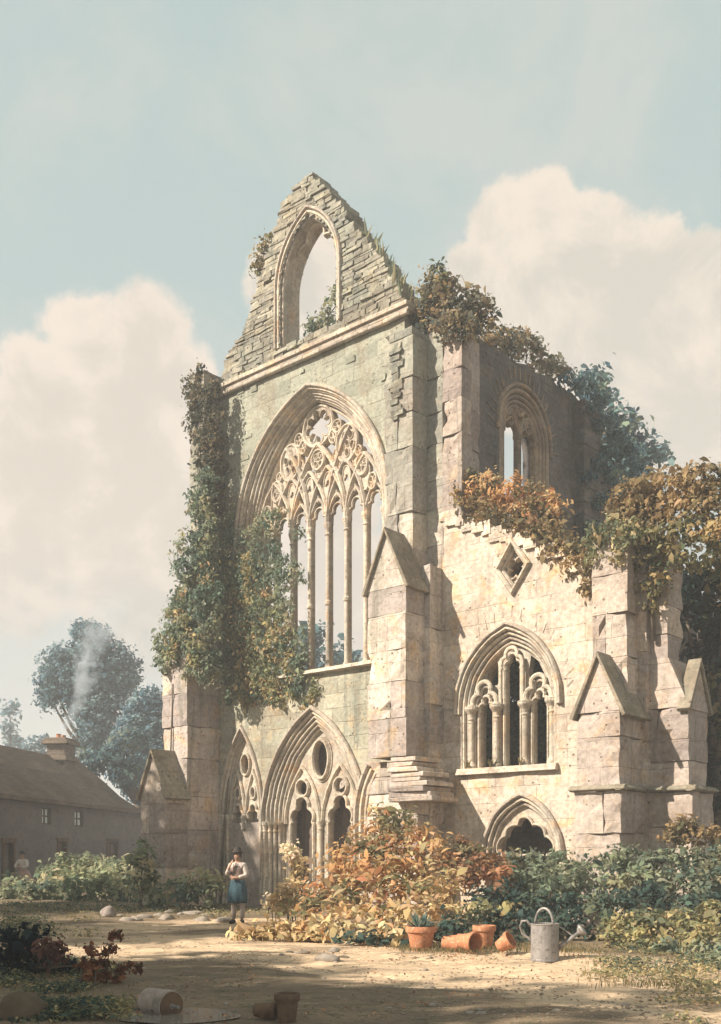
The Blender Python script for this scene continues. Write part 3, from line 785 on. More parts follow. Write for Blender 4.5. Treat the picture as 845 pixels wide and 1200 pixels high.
def leaf_mesh(name, P, Nn, size, colr, aspect=.55, droop=None):
    n = len(P)
    r = RNG.normal(size=(n, 3))
    if droop is not None: r = r*.5+np.array(droop)
    ax = r-(r*Nn).sum(1, keepdims=True)*Nn
    ax /= np.linalg.norm(ax, axis=1, keepdims=True)+1e-9
    bx = np.cross(Nn, ax); s = size[:, None]
    v = np.empty((n, 6, 3))
    fold = Nn*s*.12
    v[:, 0] = P-ax*s*.5
    v[:, 1] = P-ax*s*.12+bx*s*aspect*.5+fold
    v[:, 2] = P+ax*s*.22+bx*s*aspect*.36+fold*.6
    v[:, 3] = P+ax*s*.55-fold*.8
    v[:, 4] = P+ax*s*.22-bx*s*aspect*.36+fold*.6
    v[:, 5] = P-ax*s*.12-bx*s*aspect*.5+fold
    me = bpy.data.meshes.new(name)
    me.vertices.add(n*6); me.vertices.foreach_set('co', v.reshape(-1).astype(np.float32))
    idx = np.array([0, 1, 2, 5, 2, 3, 4, 5])
    li = (np.arange(n)[:, None]*6+idx[None]).reshape(-1)
    me.loops.add(n*8); me.loops.foreach_set('vertex_index', li.astype(np.int32))
    me.polygons.add(n*2); me.polygons.foreach_set('loop_start', (np.arange(n*2)*4).astype(np.int32))
    try: me.polygons.foreach_set('loop_total', np.full(n*2, 4, np.int32))
    except Exception: pass
    at = me.attributes.new('leafcol', 'FLOAT_COLOR', 'POINT')
    cc = np.ones((n, 6, 4), np.float32); cc[:, :, :3] = colr[:, None, :]
    at.data.foreach_set('color', cc.reshape(-1))
    me.update(calc_edges=True); me.materials.append(LEAF)
    return me
def foliage_points(blobs, pal, leaf, dens=1., clump=None, fill=.25, up=.25, seed=0):
    """blobs: (centre xyz, radii xyz).  Leaves sit in small sprays spread over and through each lobe."""
    cols = [np.array(lin(*c)[:3])*LEAFK for c, w_ in PAL[pal]]; wts = np.array([w_ for _, w_ in PAL[pal]], float); wts /= wts.sum()
    Ps, Ns, Ss, Cs = [], [], [], []
    cum = np.cumsum(wts)
    for c, r in blobs:
        c = np.array(c); r = np.array(r)
        cl = clump or max(leaf*1.7, min(r.max()*.33, leaf*3.4))
        area = 4*math.pi*((r[0]*r[1])**1.6/3+(r[0]*r[2])**1.6/3+(r[1]*r[2])**1.6/3)**(1/1.6)
        k = max(6, int(area/(cl*cl)*1.15*dens))
        d = RNG.normal(size=(k, 3)); d[:, 2] += up; d /= np.linalg.norm(d, axis=1, keepdims=True)
        rad = np.where(RNG.random(k) < fill, RNG.uniform(.3, .8, k), RNG.uniform(.82, 1.12, k))
        wob = np.array([mnoise.noise(Vector((c+q*r)*.9/max(r.max(), .3)+Vector((seed, 0, 0)))) for q in d])
        cc = c+d*r*(rad*(1+.35*wob))[:, None]
        m = max(4, int((cl/leaf)**2*3.2))
        for i in range(k):
            q = cc[i]
            nv = mnoise.noise(Vector(q)*(.75/max(leaf*4, .25))+Vector((seed*3.1, 5, 1)))*.9+.5+RNG.normal()*.14
            nv = min(.999, max(0, nv)); base = cols[int(np.searchsorted(cum, nv))]
            off = RNG.normal(size=(m, 3))*cl*np.array([.46, .46, .3])
            nd = d[i]*.9+RNG.normal(size=(m, 3))*.55+np.array([0, 0, .35]); nd /= np.linalg.norm(nd, axis=1, keepdims=True)
            Ps.append(q+off); Ns.append(nd); Ss.append(leaf*np.clip(RNG.lognormal(-.12, .38, m), .35, 2.))
            Cs.append(base[None]*RNG.uniform(.72, 1.25, (m, 1))*RNG.uniform(.93, 1.07, (m, 3)))
    return np.concatenate(Ps), np.concatenate(Ns), np.concatenate(Ss), np.concatenate(Cs)
def plant(name, label, cat, blobs, pal, leaf, stems=None, group=None, dens=1., clump=None, fill=.25, up=.25, base=None, aspect=.55, droop=None, part='foliage'):
    """a plant thing: an Empty at its foot, its foliage and its stems as parts"""
    allb = [b for pl in blobs.values() for b in pl] if isinstance(blobs, dict) else blobs
    if base is None:
        lo = min(allb, key=lambda b: b[0][2]-b[1][2]); base = (lo[0][0], lo[0][1], max(0., lo[0][2]-lo[1][2]))
    sd = len(bpy.data.objects)*.37
    groups = blobs if isinstance(blobs, dict) else {pal: blobs}
    parts = [foliage_points(b, p_, leaf, dens, clump, fill, up, sd) for p_, b in groups.items()]
    P, Nn, S, C = [np.concatenate([q[i] for q in parts]) for i in range(4)]
    P = P.copy(); low_ = P[:, 2] < base[2]*0+.02
    P[low_, 2] = RNG.uniform(.02, .1, low_.sum())
    root = empty(name, base, 0, label, cat, group)
    o = bpy.data.objects.new(part, leaf_mesh(part, P-np.array(base), Nn, S, C, aspect, droop)); COL.objects.link(o); o.parent = root
    if stems is None:
        stems = []
        big = sorted(allb, key=lambda b: -b[1][0])[:7]
        for c, r in big:
            e = Vector(c)-Vector(base); f = Vector((e.x+random.gauss(0, .12), e.y+random.gauss(0, .12), max(-.05, e.z-r[2]*1.6) if base[2] > .5 else -.05))
            stems.append(([(0, 0, -.05), tuple(f+Vector((0, 0, -.02))), tuple(f*.45+e*.55+Vector((random.gauss(0, .05), 0, 0))), (e.x, e.y, e.z+r[2]*.3)], .02))
    if stems:
        m = MB()
        if len(allb) > 8 and not droop:
            for c, r in random.sample(allb, min(14, len(allb))):       # bare twigs that stand out of the leaves
                for _ in range(2):
                    d = Vector((random.gauss(0, .7), random.gauss(0, .7), random.uniform(.4, 1.2))).normalized(); q0 = Vector(c)-Vector(base); l = max(r)*random.uniform(1.15, 1.6)
                    m.tube([q0, q0+d*l*.6+Vector((0, 0, .04)), q0+d*l+Vector((random.gauss(0, .06), 0, 0))], [.012, .009, .004], 5)
        for pts, r in stems:
            k = len(pts); m.tube(pts, [r*(1-.65*i/(k-1)) for i in range(k)], 6)
        m.build('stem', BARK, root, smooth=True)
    return root
def blobs_at(lst, t, sq=(1, 1, 1)):
    out = []
    for q in lst:
        tt = q[3] if len(q) > 3 else t; r = q[2]*tt/FOC
        out.append((at_depth(q[0], q[1], tt), (r*sq[0], r*sq[1], r*sq[2])))
    return out
def blobs_wall(lst, v, depth=.5):
    """lobes clinging to a plane parallel to the front; radii are turned with the abbey"""
    out = []
    for q in lst:
        vv = q[3] if len(q) > 3 else v; u, z = on_front(q[0], q[1], vv); r = q[2]*tv(q[0], vv)/FOC
        out.append((to_world(u, vv, z), (r, r*max(.35, depth), r)))
    return out
# --- ivy on the ruin
def strand(x, y0, y1, r, v, step=9, wob=4):
    out = []; y = y0; k = 0
    while y < y1:
        f = (y-y0)/(y1-y0); out.append((x+random.uniform(-wob, wob), y, r*(1-.55*f)*random.uniform(.75, 1.2), v-.05*(k % 2))); y += step*(1-.3*f); k += 1
    return out
def hang(lst, depth):
    return [(c, (q[0], q[1]*depth, q[2]*1.5)) for c, q in blobs_wall(lst, 0, 1.)]
tl = sum([strand(*a) for a in ((242, 556, 660, 10, -.95), (232, 590, 700, 11, -1.), (226, 630, 735, 11, -1.2), (246, 610, 740, 10, -.8), (216, 668, 760, 11, -1.45), (236, 690, 800, 10, -1.42), (206, 708, 775, 10, -1.45), (196, 742, 788, 10, -1.45), (188, 752, 780, 7, -1.4), (250, 700, 800, 9, -1.1), (222, 730, 792, 9, -1.45), (210, 640, 672, 8, -1.2))], [])
to = sum([strand(*a) for a in ((212, 700, 745, 7, -1.6), (228, 745, 782, 7, -1.6), (240, 640, 690, 6, -1.1), (203, 745, 770, 6, -1.6))], [])
plant('ivy', 'dark grey-green ivy climbing the left corner turret in hanging tufts', 'ivy', {'ivy': hang(tl, .38), 'ivyochre': hang(to, .3)}, None, .125,
      stems=[([(0, 0, 0), (.03, .0, 2.4), (-.05, .02, 4.8), (.02, .0, 7.)], .05)], base=to_world(-4.75, -1.4, .0), droop=(0, 0, -.9), fill=.4, dens=.6)
plant('ivy', 'withered grey-brown ivy clothing the top of the left turret', 'ivy',
      hang(sum([strand(*a) for a in ((230, 434, 520, 8, -.74), (243, 450, 585, 7, -.74), (252, 455, 600, 7, -.6), (224, 452, 500, 8, -.74), (236, 520, 600, 6, -.74), (257, 520, 600, 6, -.15))], []), .5), 'dryivy', .11, droop=(0, 0, -1.2), stems=[], base=to_world(-4.3, -.74, 13.4), dens=.55)
g1 = sum([strand(*a) for a in ((268, 606, 690, 9, -.12), (282, 630, 730, 9, -.14), (300, 612, 690, 8, -.14), (318, 606, 690, 8, -.1), (327, 650, 730, 7, -.1), (308, 700, 770, 8, -.16), (336, 690, 770, 7, -.1), (268, 760, 825, 6, -.1), (350, 742, 800, 5, -.12), (346, 770, 812, 5, -.12))], [])
g2 = sum([strand(*a) for a in ((275, 655, 770, 9, -.16), (292, 660, 790, 10, -.18), (302, 690, 800, 9, -.18), (316, 690, 790, 9, -.16), (284, 740, 822, 8, -.16), (298, 760, 826, 7, -.14), (325, 730, 826, 9, -.16), (338, 745, 815, 7, -.14), (312, 770, 824, 7, -.14), (272, 700, 760, 8, -.14), (264, 640, 720, 7, -.1))], [])
ge = [(random.uniform(262, 352), random.uniform(600, 700), random.uniform(3, 6), -.05) for _ in range(16)]
gf = [(random.uniform(262, 345), random.uniform(785, 832), random.uniform(3, 6), -.04) for _ in range(20)]+[(random.uniform(345, 372), random.uniform(770, 830), random.uniform(3, 4), -.04) for _ in range(8)]
plant('ivy', 'ochre and grey-green ivy hanging in strands over the left lights of the great window', 'ivy', {'ivy': hang(g1+ge, .2), 'ivyochre': hang(g2+gf, .2)}, None, .115,
      stems=[([(0, 0, 0), (.1, -.0, 2.5), (.35, -.02, 5.), (.3, -.05, 7.)], .045)], base=to_world(-3.95, -.08, .0), droop=(0, 0, -1.1), fill=.4, dens=.5)
plant('shrub', 'small green shrub rooted on the broken left edge of the gable', 'shrub', blobs_wall([(309, 292, 9), (305, 306, 9), (314, 280, 6), (303, 318, 6)], .3, .8), 'olive', .13)
plant('shrub', 'leafy shrub growing on the sill inside the gable opening', 'shrub', blobs_wall([(372, 378, 10), (384, 372, 10), (390, 354, 7), (366, 386, 7), (394, 340, 4)], .55, .7), 'green', .13)
def tufts(name, label, cat, spots, pal, h, n=16, spread=.12, group=None):
    cols = [np.array(lin(*c)[:3])*LEAFK for c, w_ in PAL[pal]]
    vs = []; fs = []; cl = []
    b0 = np.array(spots[0])
    for sp in spots:
        for _ in range(n):
            a = random.uniform(0, 6.28); lean = random.uniform(.1, .5); hh = h*random.uniform(.5, 1.15)
            p = np.array(sp)+np.array([random.gauss(0, spread), random.gauss(0, spread), 0])-b0
            d = np.array([math.cos(a)*lean, math.sin(a)*lean, 1.]); s_ = np.array([-math.sin(a), math.cos(a), 0])*hh*.07
            o = len(vs); mid_ = p+d*hh*.55; tip = p+d*hh*np.array([1.35, 1.35, 1.])
            vs += [p-s_*.6, p+s_*.6, mid_+s_, tip, mid_-s_]; fs.append([o, o+1, o+2, o+3, o+4]); cl += [random.choice(cols)*random.uniform(.75, 1.2)]*5
    me = bpy.data.meshes.new(name); me.from_pydata([tuple(v) for v in vs], [], fs)
    at = me.attributes.new('leafcol', 'FLOAT_COLOR', 'POINT'); at.data.foreach_set('color', np.concatenate([np.array(cl), np.ones((len(cl), 1))], 1).reshape(-1).astype(np.float32))
    me.materials.append(LEAF); o = bpy.data.objects.new(name, me); o.location = tuple(b0); COL.objects.link(o)
    return tag(o, label, cat, group)
sp = []
for k in range(16):
    x = 430+k*3.0; y = 285+k*4.6
    u, z = on_front(x, y, .3); sp.append(to_world(u, .3, z-.12))
tufts('weed_tuft', 'spiky grey-green weeds sprouting along the right slope of the gable', 'weeds', sp, 'ivy', .55, 12)
plant('shrub', 'bushy shrub crowning the corner turret beside the gable', 'shrub',
      {'greytop': blobs_wall([(540, 376, 11, -.1), (528, 382, 11, -.15), (516, 386, 9, -.15), (552, 384, 9, .1), (536, 392, 8, -.15), (524, 398, 6, -.15), (548, 398, 6, 0.), (512, 330, 13), (505, 346, 16), (522, 344, 15), (498, 366, 16), (516, 362, 20), (530, 368, 16), (488, 384, 12), (505, 388, 16)], .5, .9), 'olive': blobs_wall([(510, 318, 8), (520, 330, 8), (500, 350, 9), (484, 372, 8)], .3, .9)}, None, .12, fill=.35, droop=(0, 0, -.3))
plant('shrub', 'ragged brownish shrub on the wall top right of the turret shrub', 'shrub',
      blobs_wall([(552, 350, 11), (562, 360, 12), (545, 364, 13), (556, 376, 14), (572, 372, 8), (540, 384, 12), (570, 356, 7)], 1., .9), 'greytop', .15)
def side_blobs(lst, u, t_=None):
    out = []
    for q in lst:
        v, z = on_side(q[0], q[1], u); c = to_world(u, v, z); r = q[2]*c[1]/FOC; out.append((c, (r, r, r)))
    return out
plant('bramble', 'trailing brown brambles along the ruined top of the nave side wall', 'bramble',
      side_blobs([(575, 388, 10), (590, 396, 10), (603, 404, 11), (618, 408, 12), (632, 418, 11), (646, 428, 11), (658, 438, 10), (612, 396, 8), (626, 402, 7), (596, 410, 10), (640, 436, 10), (575, 402, 12), (560, 400, 12)], UW-.2), 'greytop', .15, droop=(.4, .2, -.6))
plant('bush', 'orange-tinged bushes spread along the lean-to roof under the side window', 'bush',
      {'orange': blobs_wall([(548, 566, 14), (575, 570, 16), (600, 576, 15), (622, 580, 15), (640, 588, 13), (560, 580, 14), (590, 590, 14), (615, 596, 14), (652, 598, 10), (632, 606, 10)], .35, .8),
       'ochre': blobs_wall([(540, 578, 10), (575, 594, 10), (605, 608, 11), (628, 618, 11), (650, 614, 12), (645, 632, 9), (660, 636, 12), (672, 650, 12), (684, 656, 10), (556, 592, 9), (592, 604, 9), (620, 626, 8), (664, 656, 9)], .15, .7), 'olive': blobs_wall([(655, 622, 9), (668, 640, 9), (640, 640, 8)], .45, .6)}, None, .12, fill=.35)
plant('ivy', 'ochre-leaved ivy crowning the right corner pier and trailing down its shafts', 'ivy',
      {'ochre': blobs_wall([(735, 590, 20), (760, 578, 22), (790, 572, 22), (815, 566, 20), (840, 570, 20), (745, 615, 20), (725, 620, 14), (775, 605, 22), (805, 600, 22), (715, 640, 12), (838, 600, 18), (704, 652, 11), (748, 590, 14), (722, 600, 12)], .3, 1.),
       'gold': blobs_wall([(700, 628, 12), (716, 618, 13), (728, 634, 12), (694, 648, 8), (742, 622, 14), (722, 650, 8)], -.55, .7),
       'olive': blobs_wall([(700, 640, 11), (730, 645, 14), (760, 640, 18), (790, 630, 20), (820, 625, 20), (845, 625, 18), (770, 660, 14), (800, 655, 16), (778, 680, 9), (695, 665, 8), (712, 664, 9), (690, 690, 6), (744, 664, 10), (757, 690, 7), (760, 710, 5), (766, 690, 8)], .0, .8)}, None, .13, droop=(0, 0, -.6), base=to_world(10.6, .2, 6.5), stems=[([(0, 0, 0), (-.1, 0, 1.5), (.1, .1, 3.)], .06)])
for lab, pts, pl, grp in (('small weed rooted along the cornice under the gable', [(-3.4, .05, ZC+.2), (-2.9, .0, ZC+.2), (-.6, .0, ZC+.2), (1.9, .0, ZC+.2), (2.6, .0, ZC+.2)], 'olive', 'weeds on the cornice'),
                     ('weed growing on the broken porch steps above the bracken', [(4.2, -1.2, 4.1), (4.8, -1.2, 3.6), (5., -1.1, 3.2)], 'gold', 'weeds on the broken porch steps'),
                     ('weed growing on the sill of the three-light window', [(5.6, -.02, 3.84), (6.3, -.02, 3.84), (7.2, -.02, 3.84)], 'olive', 'weeds on the window sill')):
    for p_ in pts: tufts('weed_tuft', lab, 'weeds', [to_world(*p_)], pl, .26, 14, .03, grp)
plant('ivy', 'dark blue-green ivy hanging over the far nave buttress and broken wall', 'ivy',
      side_blobs([(676, 452, 9), (690, 452, 10), (700, 470, 10), (712, 492, 11), (722, 512, 12), (730, 535, 12), (700, 500, 9), (708, 530, 10), (716, 560, 12), (704, 590, 11), (722, 590, 12), (696, 620, 10), (740, 555, 11), (694, 480, 7), (664, 444, 8), (684, 446, 8), (706, 462, 10), (728, 520, 12), (742, 530, 11), (690, 560, 8), (700, 545, 9)], UW+.55), 'blue', .13, droop=(0, 0, -.9), stems=[], fill=.4)
plant('ivy', 'thin ragged creeper running down the sloping top of the aisle wall', 'ivy',
      hang([(536, 588, 6, -.05), (548, 596, 7, -.05), (562, 600, 7, -.06), (578, 606, 7, -.06), (594, 612, 7, -.06), (610, 620, 8, -.06), (626, 628, 8, -.06), (640, 636, 8, -.06), (654, 644, 8, -.06), (668, 652, 9, -.06), (680, 662, 9, -.08), (690, 672, 9, -.1), (645, 652, 6, -.04), (664, 668, 6, -.04), (684, 690, 6, -.06)], .5), 'ochre', .12, droop=(.3, 0, -.9), stems=[], fill=.4)
# ------------------------------------------------------------------ trees
def tree(name, label, blobs, pal, leaf, foot, trunk_r, dens=1., group=None, fill=.3):
    root = empty(name, foot, 0, label, 'tree', group)
    allb = [b for pl in blobs.values() for b in pl] if isinstance(blobs, dict) else blobs
    groups = blobs if isinstance(blobs, dict) else {pal: blobs}
    sd = len(bpy.data.objects)*.53
    parts = [foliage_points(b, p_, leaf, dens, None, fill, .2, sd) for p_, b in groups.items()]
    P, Nn, S, C = [np.concatenate([q[i] for q in parts]) for i in range(4)]
    o = bpy.data.objects.new('crown', leaf_mesh('crown', P-np.array(foot), Nn, S, C)); COL.objects.link(o); o.parent = root
    cz = np.mean([b[0][2] for b in allb])-foot[2]; cx = np.mean([b[0][0] for b in allb])-foot[0]; cy = np.mean([b[0][1] for b in allb])-foot[1]
    m = MB(); fork = (cx*.6, cy*.6, cz*.62)
    m.tube([(0, 0, -.2), (trunk_r*.2, 0, .3), (cx*.3, cy*.3, cz*.3), fork], [trunk_r*1.4, trunk_r*1.05, trunk_r*.85, trunk_r*.65], 10)
    for c, r in allb[:16]:
        e = (c[0]-foot[0], c[1]-foot[1], c[2]-foot[2]); md = tuple(fork[i]*.45+e[i]*.55+(0, 0, -.04*e[2])[i] for i in range(3))
        m.tube([fork, md, e], [trunk_r*.45, trunk_r*.28, trunk_r*.08], 6)
    m.build('trunk', BARK, root, smooth=True)
    return root
T1 = 78.
tree('tree', 'tall blue-green tree with billowing crown behind the cottage chimney',
     blobs_at([(72, 778, 22), (60, 798, 18), (58, 818, 14), (80, 800, 24), (108, 752, 22), (100, 742, 14), (118, 768, 22), (140, 775, 18), (148, 795, 16), (135, 800, 22), (105, 790, 28), (112, 820, 26), (128, 830, 20), (92, 830, 16), (112, 850, 22), (120, 870, 20), (104, 868, 14)], T1), 'bluehaze', .3, at_depth(112, 1000+FOC*EYE/T1, T1)[:2]+(0,), .5, dens=1.5, fill=.45)
tree('tree', 'rounded blue-green tree between cottage roof and left buttress',
     {'bluehaze': blobs_at([(172, 832, 22), (158, 850, 20), (185, 850, 22), (165, 880, 26), (188, 885, 24), (150, 895, 20), (176, 910, 22), (180, 822, 14), (152, 918, 14), (162, 930, 14), (142, 908, 12), (168, 945, 14), (176, 930, 14)], 68.), 'blue': blobs_at([(150, 868, 14), (140, 885, 16), (128, 892, 12), (145, 905, 16), (162, 866, 10), (112, 896, 12), (98, 890, 9)], 65.)}, None, .28, (at_depth(168, 0, 68.)[0], 68., 0), .45, dens=1.4, fill=.4)
tree('poplar_tree', 'slim pointed poplar faint in the distance at the left edge',
     blobs_at([(11, 830, 5), (12, 842, 7), (10, 856, 9), (12, 872, 10), (9, 888, 11), (22, 882, 7), (28, 890, 7)], 130.), 'bluehaze', .7, (at_depth(11, 0, 130.)[0], 130., 0), .4)
tree('tree', 'pale distant trees crest just above the cottage ridge', blobs_at([(40, 876, 9), (52, 872, 9), (30, 884, 9), (88, 880, 10), (100, 885, 10)], 110.), 'bluehaze', .6, (at_depth(40, 0, 110.)[0], 110., 0), .4)
# trees seen through the great window
for (bl_, t_, px_, lab) in (([(360, 742, 12), (372, 752, 14), (356, 765, 16), (376, 780, 16), (362, 795, 20), (345, 790, 18)], 66., 362, 'blue tree seen through the left lights of the great window'),
                        ([(402, 762, 10), (396, 775, 13), (408, 778, 12), (400, 795, 16), (420, 790, 14), (430, 775, 9)], 70., 402, 'smaller blue tree seen through the right lights of the great window')):
    tree('tree', lab, blobs_at(bl_, t_), 'blue', .5, (at_depth(px_, 0, t_)[0], t_, 0), .4)
# trees on the right
tree('tree', 'blue-grey tree rising behind the far end of the nave wall',
     {'blue': blobs_at([(692, 446, 13), (704, 456, 13), (686, 460, 12), (712, 478, 15), (724, 496, 17), (735, 515, 18), (716, 520, 20), (742, 535, 17), (726, 548, 22), (750, 552, 16), (710, 560, 24), (738, 578, 24), (715, 600, 24), (745, 605, 20), (764, 524, 12), (775, 532, 10), (758, 540, 12)], 44.)}, None, .32, (at_depth(728, 0, 44.)[0], 44., 0), .35)
tree('tree', 'dark green tree filling the right edge behind the corner pier',
     {'deep': blobs_at([(832, 690, 30), (815, 720, 24), (850, 740, 32), (828, 770, 26), (852, 800, 30), (838, 840, 26), (852, 870, 30), (836, 905, 22), (850, 930, 26), (840, 955, 20), (812, 680, 20), (800, 700, 16)], 25.5), 'olive': blobs_at([(848, 660, 24), (862, 690, 24), (845, 850, 12), (828, 790, 9)], 24.8)}, None, .22, (at_depth(846, 0, 25.5)[0], 25.5, 0), .25, fill=.4)
tree('tree', 'dim green tree growing inside the aisle, seen through the three-light window',
     [((to_world(u_, v_, z_)), (r_, r_, r_)) for (u_, v_, z_, r_) in ((4.9, 3.6, 4.6, 1.2), (5.8, 4.2, 5.2, 1.2), (4.0, 3.8, 6.2, 1.2), (5.2, 3.9, 6.9, 1.2), (6.4, 4., 6.4, 1.1), (3.6, 3.8, 4.6, 1.1), (4.6, 3.4, 3.4, .9), (4.4, 4.6, 8., 1.1), (3., 4.2, 5.6, 1.1), (5.7, 4.4, 7.6, 1.), (6.9, 4.2, 4.6, 1.1), (3.2, 4.6, 7.3, 1.))], 'ivy', .19, to_world(4.8, 4.2, 0), .14, dens=1.3, fill=.5)

# ------------------------------------------------------------------ bushes and undergrowth
plant('bracken', 'big russet-orange bracken thicket heaped before the portal', 'bush',
      {'orange': blobs_at([(452, 962, 16, 23.3), (474, 968, 16, 23.3), (438, 978, 18, 22.8), (462, 985, 20, 22.6), (488, 985, 18, 22.6), (420, 996, 20, 22.2), (446, 1005, 22, 22.), (478, 1008, 22, 22.), (505, 1002, 18, 22.), (400, 1018, 20, 21.6), (428, 1028, 24, 21.2), (462, 1030, 24, 21.2), (496, 1028, 20, 21.2), (384, 1042, 18, 21), (410, 1050, 22, 20.4), (444, 1052, 24, 20.2), (372, 1060, 16, 20.4), (392, 1072, 18, 19.6), (425, 1076, 20, 19.4)], 21.),
       'cream': blobs_at([(470, 1052, 22, 20.2), (500, 1052, 22, 20.2), (525, 1048, 18, 20.4), (480, 1076, 18, 19.), (512, 1072, 16, 19.), (452, 1078, 16, 19.), (360, 1078, 13, 19.8), (372, 1092, 12, 19), (400, 1092, 14, 18.8), (432, 1094, 14, 18.6), (462, 1096, 12, 18.5), (350, 1064, 9, 20.4)], 20.),
       'darkgreen': blobs_at([(470, 1104, 9, 18.6), (440, 1104, 9, 18.6), (520, 1092, 14, 18.8), (545, 1085, 16, 18.8), (500, 1096, 12, 18.8), (410, 1104, 8, 18.6)], 18.6)}, None, .175, aspect=.42, fill=.35, up=.5, dens=.9)
plant('bush', 'reddish-brown bush left of the low arch', 'bush', blobs_at([(545, 996, 13, 22.6), (558, 1004, 14, 22.4), (535, 1012, 14, 22), (562, 1020, 16, 21.6), (580, 1016, 13, 22), (546, 1030, 16, 21.4), (585, 1032, 13, 21.4)], 22), 'russet', .13, fill=.3, up=.4)
plant('bush', 'green bush spreading in front of the low arch', 'bush',
      {'green': blobs_at([(600, 1011, 11, 22.6), (628, 1009, 10, 22.8), (654, 1009, 12, 22.8), (636, 1025, 15, 22.2), (668, 1021, 14, 22.4), (612, 1037, 15, 21.6), (645, 1043, 20, 21.2), (680, 1037, 17, 21.6)], 22),
       'darkgreen': blobs_at([(600, 1055, 17, 20.6), (570, 1059, 17, 20.4), (632, 1063, 17, 20.2), (664, 1063, 15, 20.2), (580, 1082, 15, 19.4), (608, 1085, 15, 19.2), (632, 1087, 14, 19.), (660, 1085, 15, 19), (560, 1095, 12, 18.8), (600, 1105, 10, 18.5), (680, 1087, 14, 19.)], 20),
       'gold': blobs_at([(566, 1071, 10, 19.2), (548, 1071, 10, 19.2), (590, 1067, 10, 19.4)], 19)}, None, .13, fill=.3, up=.45)
plant('bush', 'broad green thicket at the foot of the right corner pier', 'bush',
      {'green': blobs_at([(705, 1014, 15, 21.8), (728, 1008, 17, 21.8), (755, 1016, 17, 21.6), (782, 1014, 17, 21.4), (812, 1012, 17, 21.2), (842, 1010, 17, 21.2), (715, 1036, 17, 21), (745, 1040, 19, 20.8), (778, 1040, 19, 20.6), (812, 1038, 19, 20.4), (845, 1038, 19, 20.4)], 21),
       'darkgreen': blobs_at([(700, 1064, 17, 20.), (735, 1065, 17, 20), (770, 1066, 17, 19.8), (805, 1066, 17, 19.6), (840, 1066, 19, 19.6), (760, 1050, 14, 20), (720, 1084, 15, 19.)], 20)}, None, .13, fill=.3, up=.45)
plant('bush', 'low yellow-green undergrowth along the path below the right thicket', 'bush',
      {'gold': blobs_at([(714, 1090, 10, 18.6), (735, 1084, 18, 18.4), (768, 1086, 18, 18.2), (800, 1082, 18, 18.2), (832, 1080, 18, 18.2), (720, 1104, 12, 17.8), (750, 1104, 14, 17.6), (785, 1104, 15, 17.4), (820, 1102, 16, 17.2), (848, 1104, 16, 17)], 18), 'green': blobs_at([(780, 1118, 12, 16.8), (815, 1120, 13, 16.5), (845, 1122, 14, 16.2), (830, 1136, 10, 15.6), (850, 1142, 12, 15.2)], 17)}, None, .12, fill=.3, up=.45)
plant('bush', 'rusty orange sprig beside the pier base at the right edge', 'bush', blobs_at([(788, 976, 7), (800, 968, 11), (795, 982, 12), (812, 980, 12), (784, 986, 8), (826, 984, 10), (838, 978, 9)], 21.8), 'ochre', .12, base=at_depth(800, 1078, 21.8)[:2]+(0,))
plant('bush', 'pale green garden hedge in front of the cottage wall', 'hedge',
      {'pale': blobs_at([(4, 1036, 11, 42), (28, 1042, 10, 40), (54, 1030, 13, 40), (78, 1018, 16, 42), (104, 1018, 15, 43), (128, 1022, 14, 42), (146, 1020, 15, 40), (66, 1034, 16, 38), (94, 1035, 17, 38), (124, 1036, 16, 37), (150, 1036, 14, 37)], 40),
       'green': blobs_at([(10, 1048, 13, 37), (36, 1050, 13, 36), (62, 1048, 14, 36), (90, 1048, 15, 35), (118, 1048, 15, 35), (145, 1050, 13, 34.5), (165, 1050, 11, 34)], 36)}, None, .2, fill=.3, up=.5)
plant('bush', 'grey-green bush nestled against the side of the left buttress', 'bush', {'pale': blobs_at([(222, 1036, 11), (240, 1034, 11), (206, 1040, 9), (254, 1040, 9)], 29.5), 'darkgreen': blobs_at([(208, 1050, 10), (228, 1050, 12), (248, 1050, 11)], 28.8)}, None, .2, up=.4)
plant('climber', 'pale leafy climber at the front corner of the left gabled buttress', 'climber', blobs_at([(170, 996, 6), (164, 1006, 7), (174, 1012, 7), (166, 1022, 7), (160, 1032, 7), (176, 1030, 6), (172, 1042, 7), (185, 1050, 7), (180, 1058, 6)], 29.8), 'pale', .2)
plant('climber', 'cream-leaved climber scrambling up beside the portal shafts', 'climber', blobs_at([(336, 994, 4), (340, 1004, 4), (346, 1012, 5), (352, 1022, 6), (348, 1034, 5), (356, 1040, 6), (344, 1000, 3)], 25.5), 'white', .15, base=at_depth(352, 1062, 25.5)[:2]+(0,))
plant('flowering_plant', 'white flowering plant on the ground right of the standing person', 'plant', blobs_at([(334, 1038, 5), (338, 1046, 5), (322, 1054, 5), (332, 1056, 6), (341, 1056, 5), (316, 1056, 4), (327, 1066, 4), (338, 1068, 4)], 24.2), 'white', .12, base=at_depth(332, 1081, 24.2)[:2]+(0,))
plant('ground_cover', 'low cream-leaved plants edging the sunny path left of the bracken', 'plant', blobs_at([(288, 1094, 6), (300, 1098, 7), (314, 1098, 7), (328, 1095, 8), (342, 1094, 8), (356, 1094, 8), (346, 1102, 6), (368, 1100, 7), (320, 1088, 5)], 19.6, (1, .7, .8)), 'cream', .17, stems=[], up=.5)
plant('shrub', 'dark blue-green shrub at the bottom left corner', 'shrub', {'navy': blobs_at([(14, 1106, 13), (30, 1100, 12), (46, 1104, 10), (8, 1122, 14), (28, 1120, 15), (46, 1122, 12), (60, 1132, 11), (20, 1138, 12), (75, 1140, 9), (42, 1140, 10), (90, 1146, 8)], 14.)}, None, .13, up=.3)
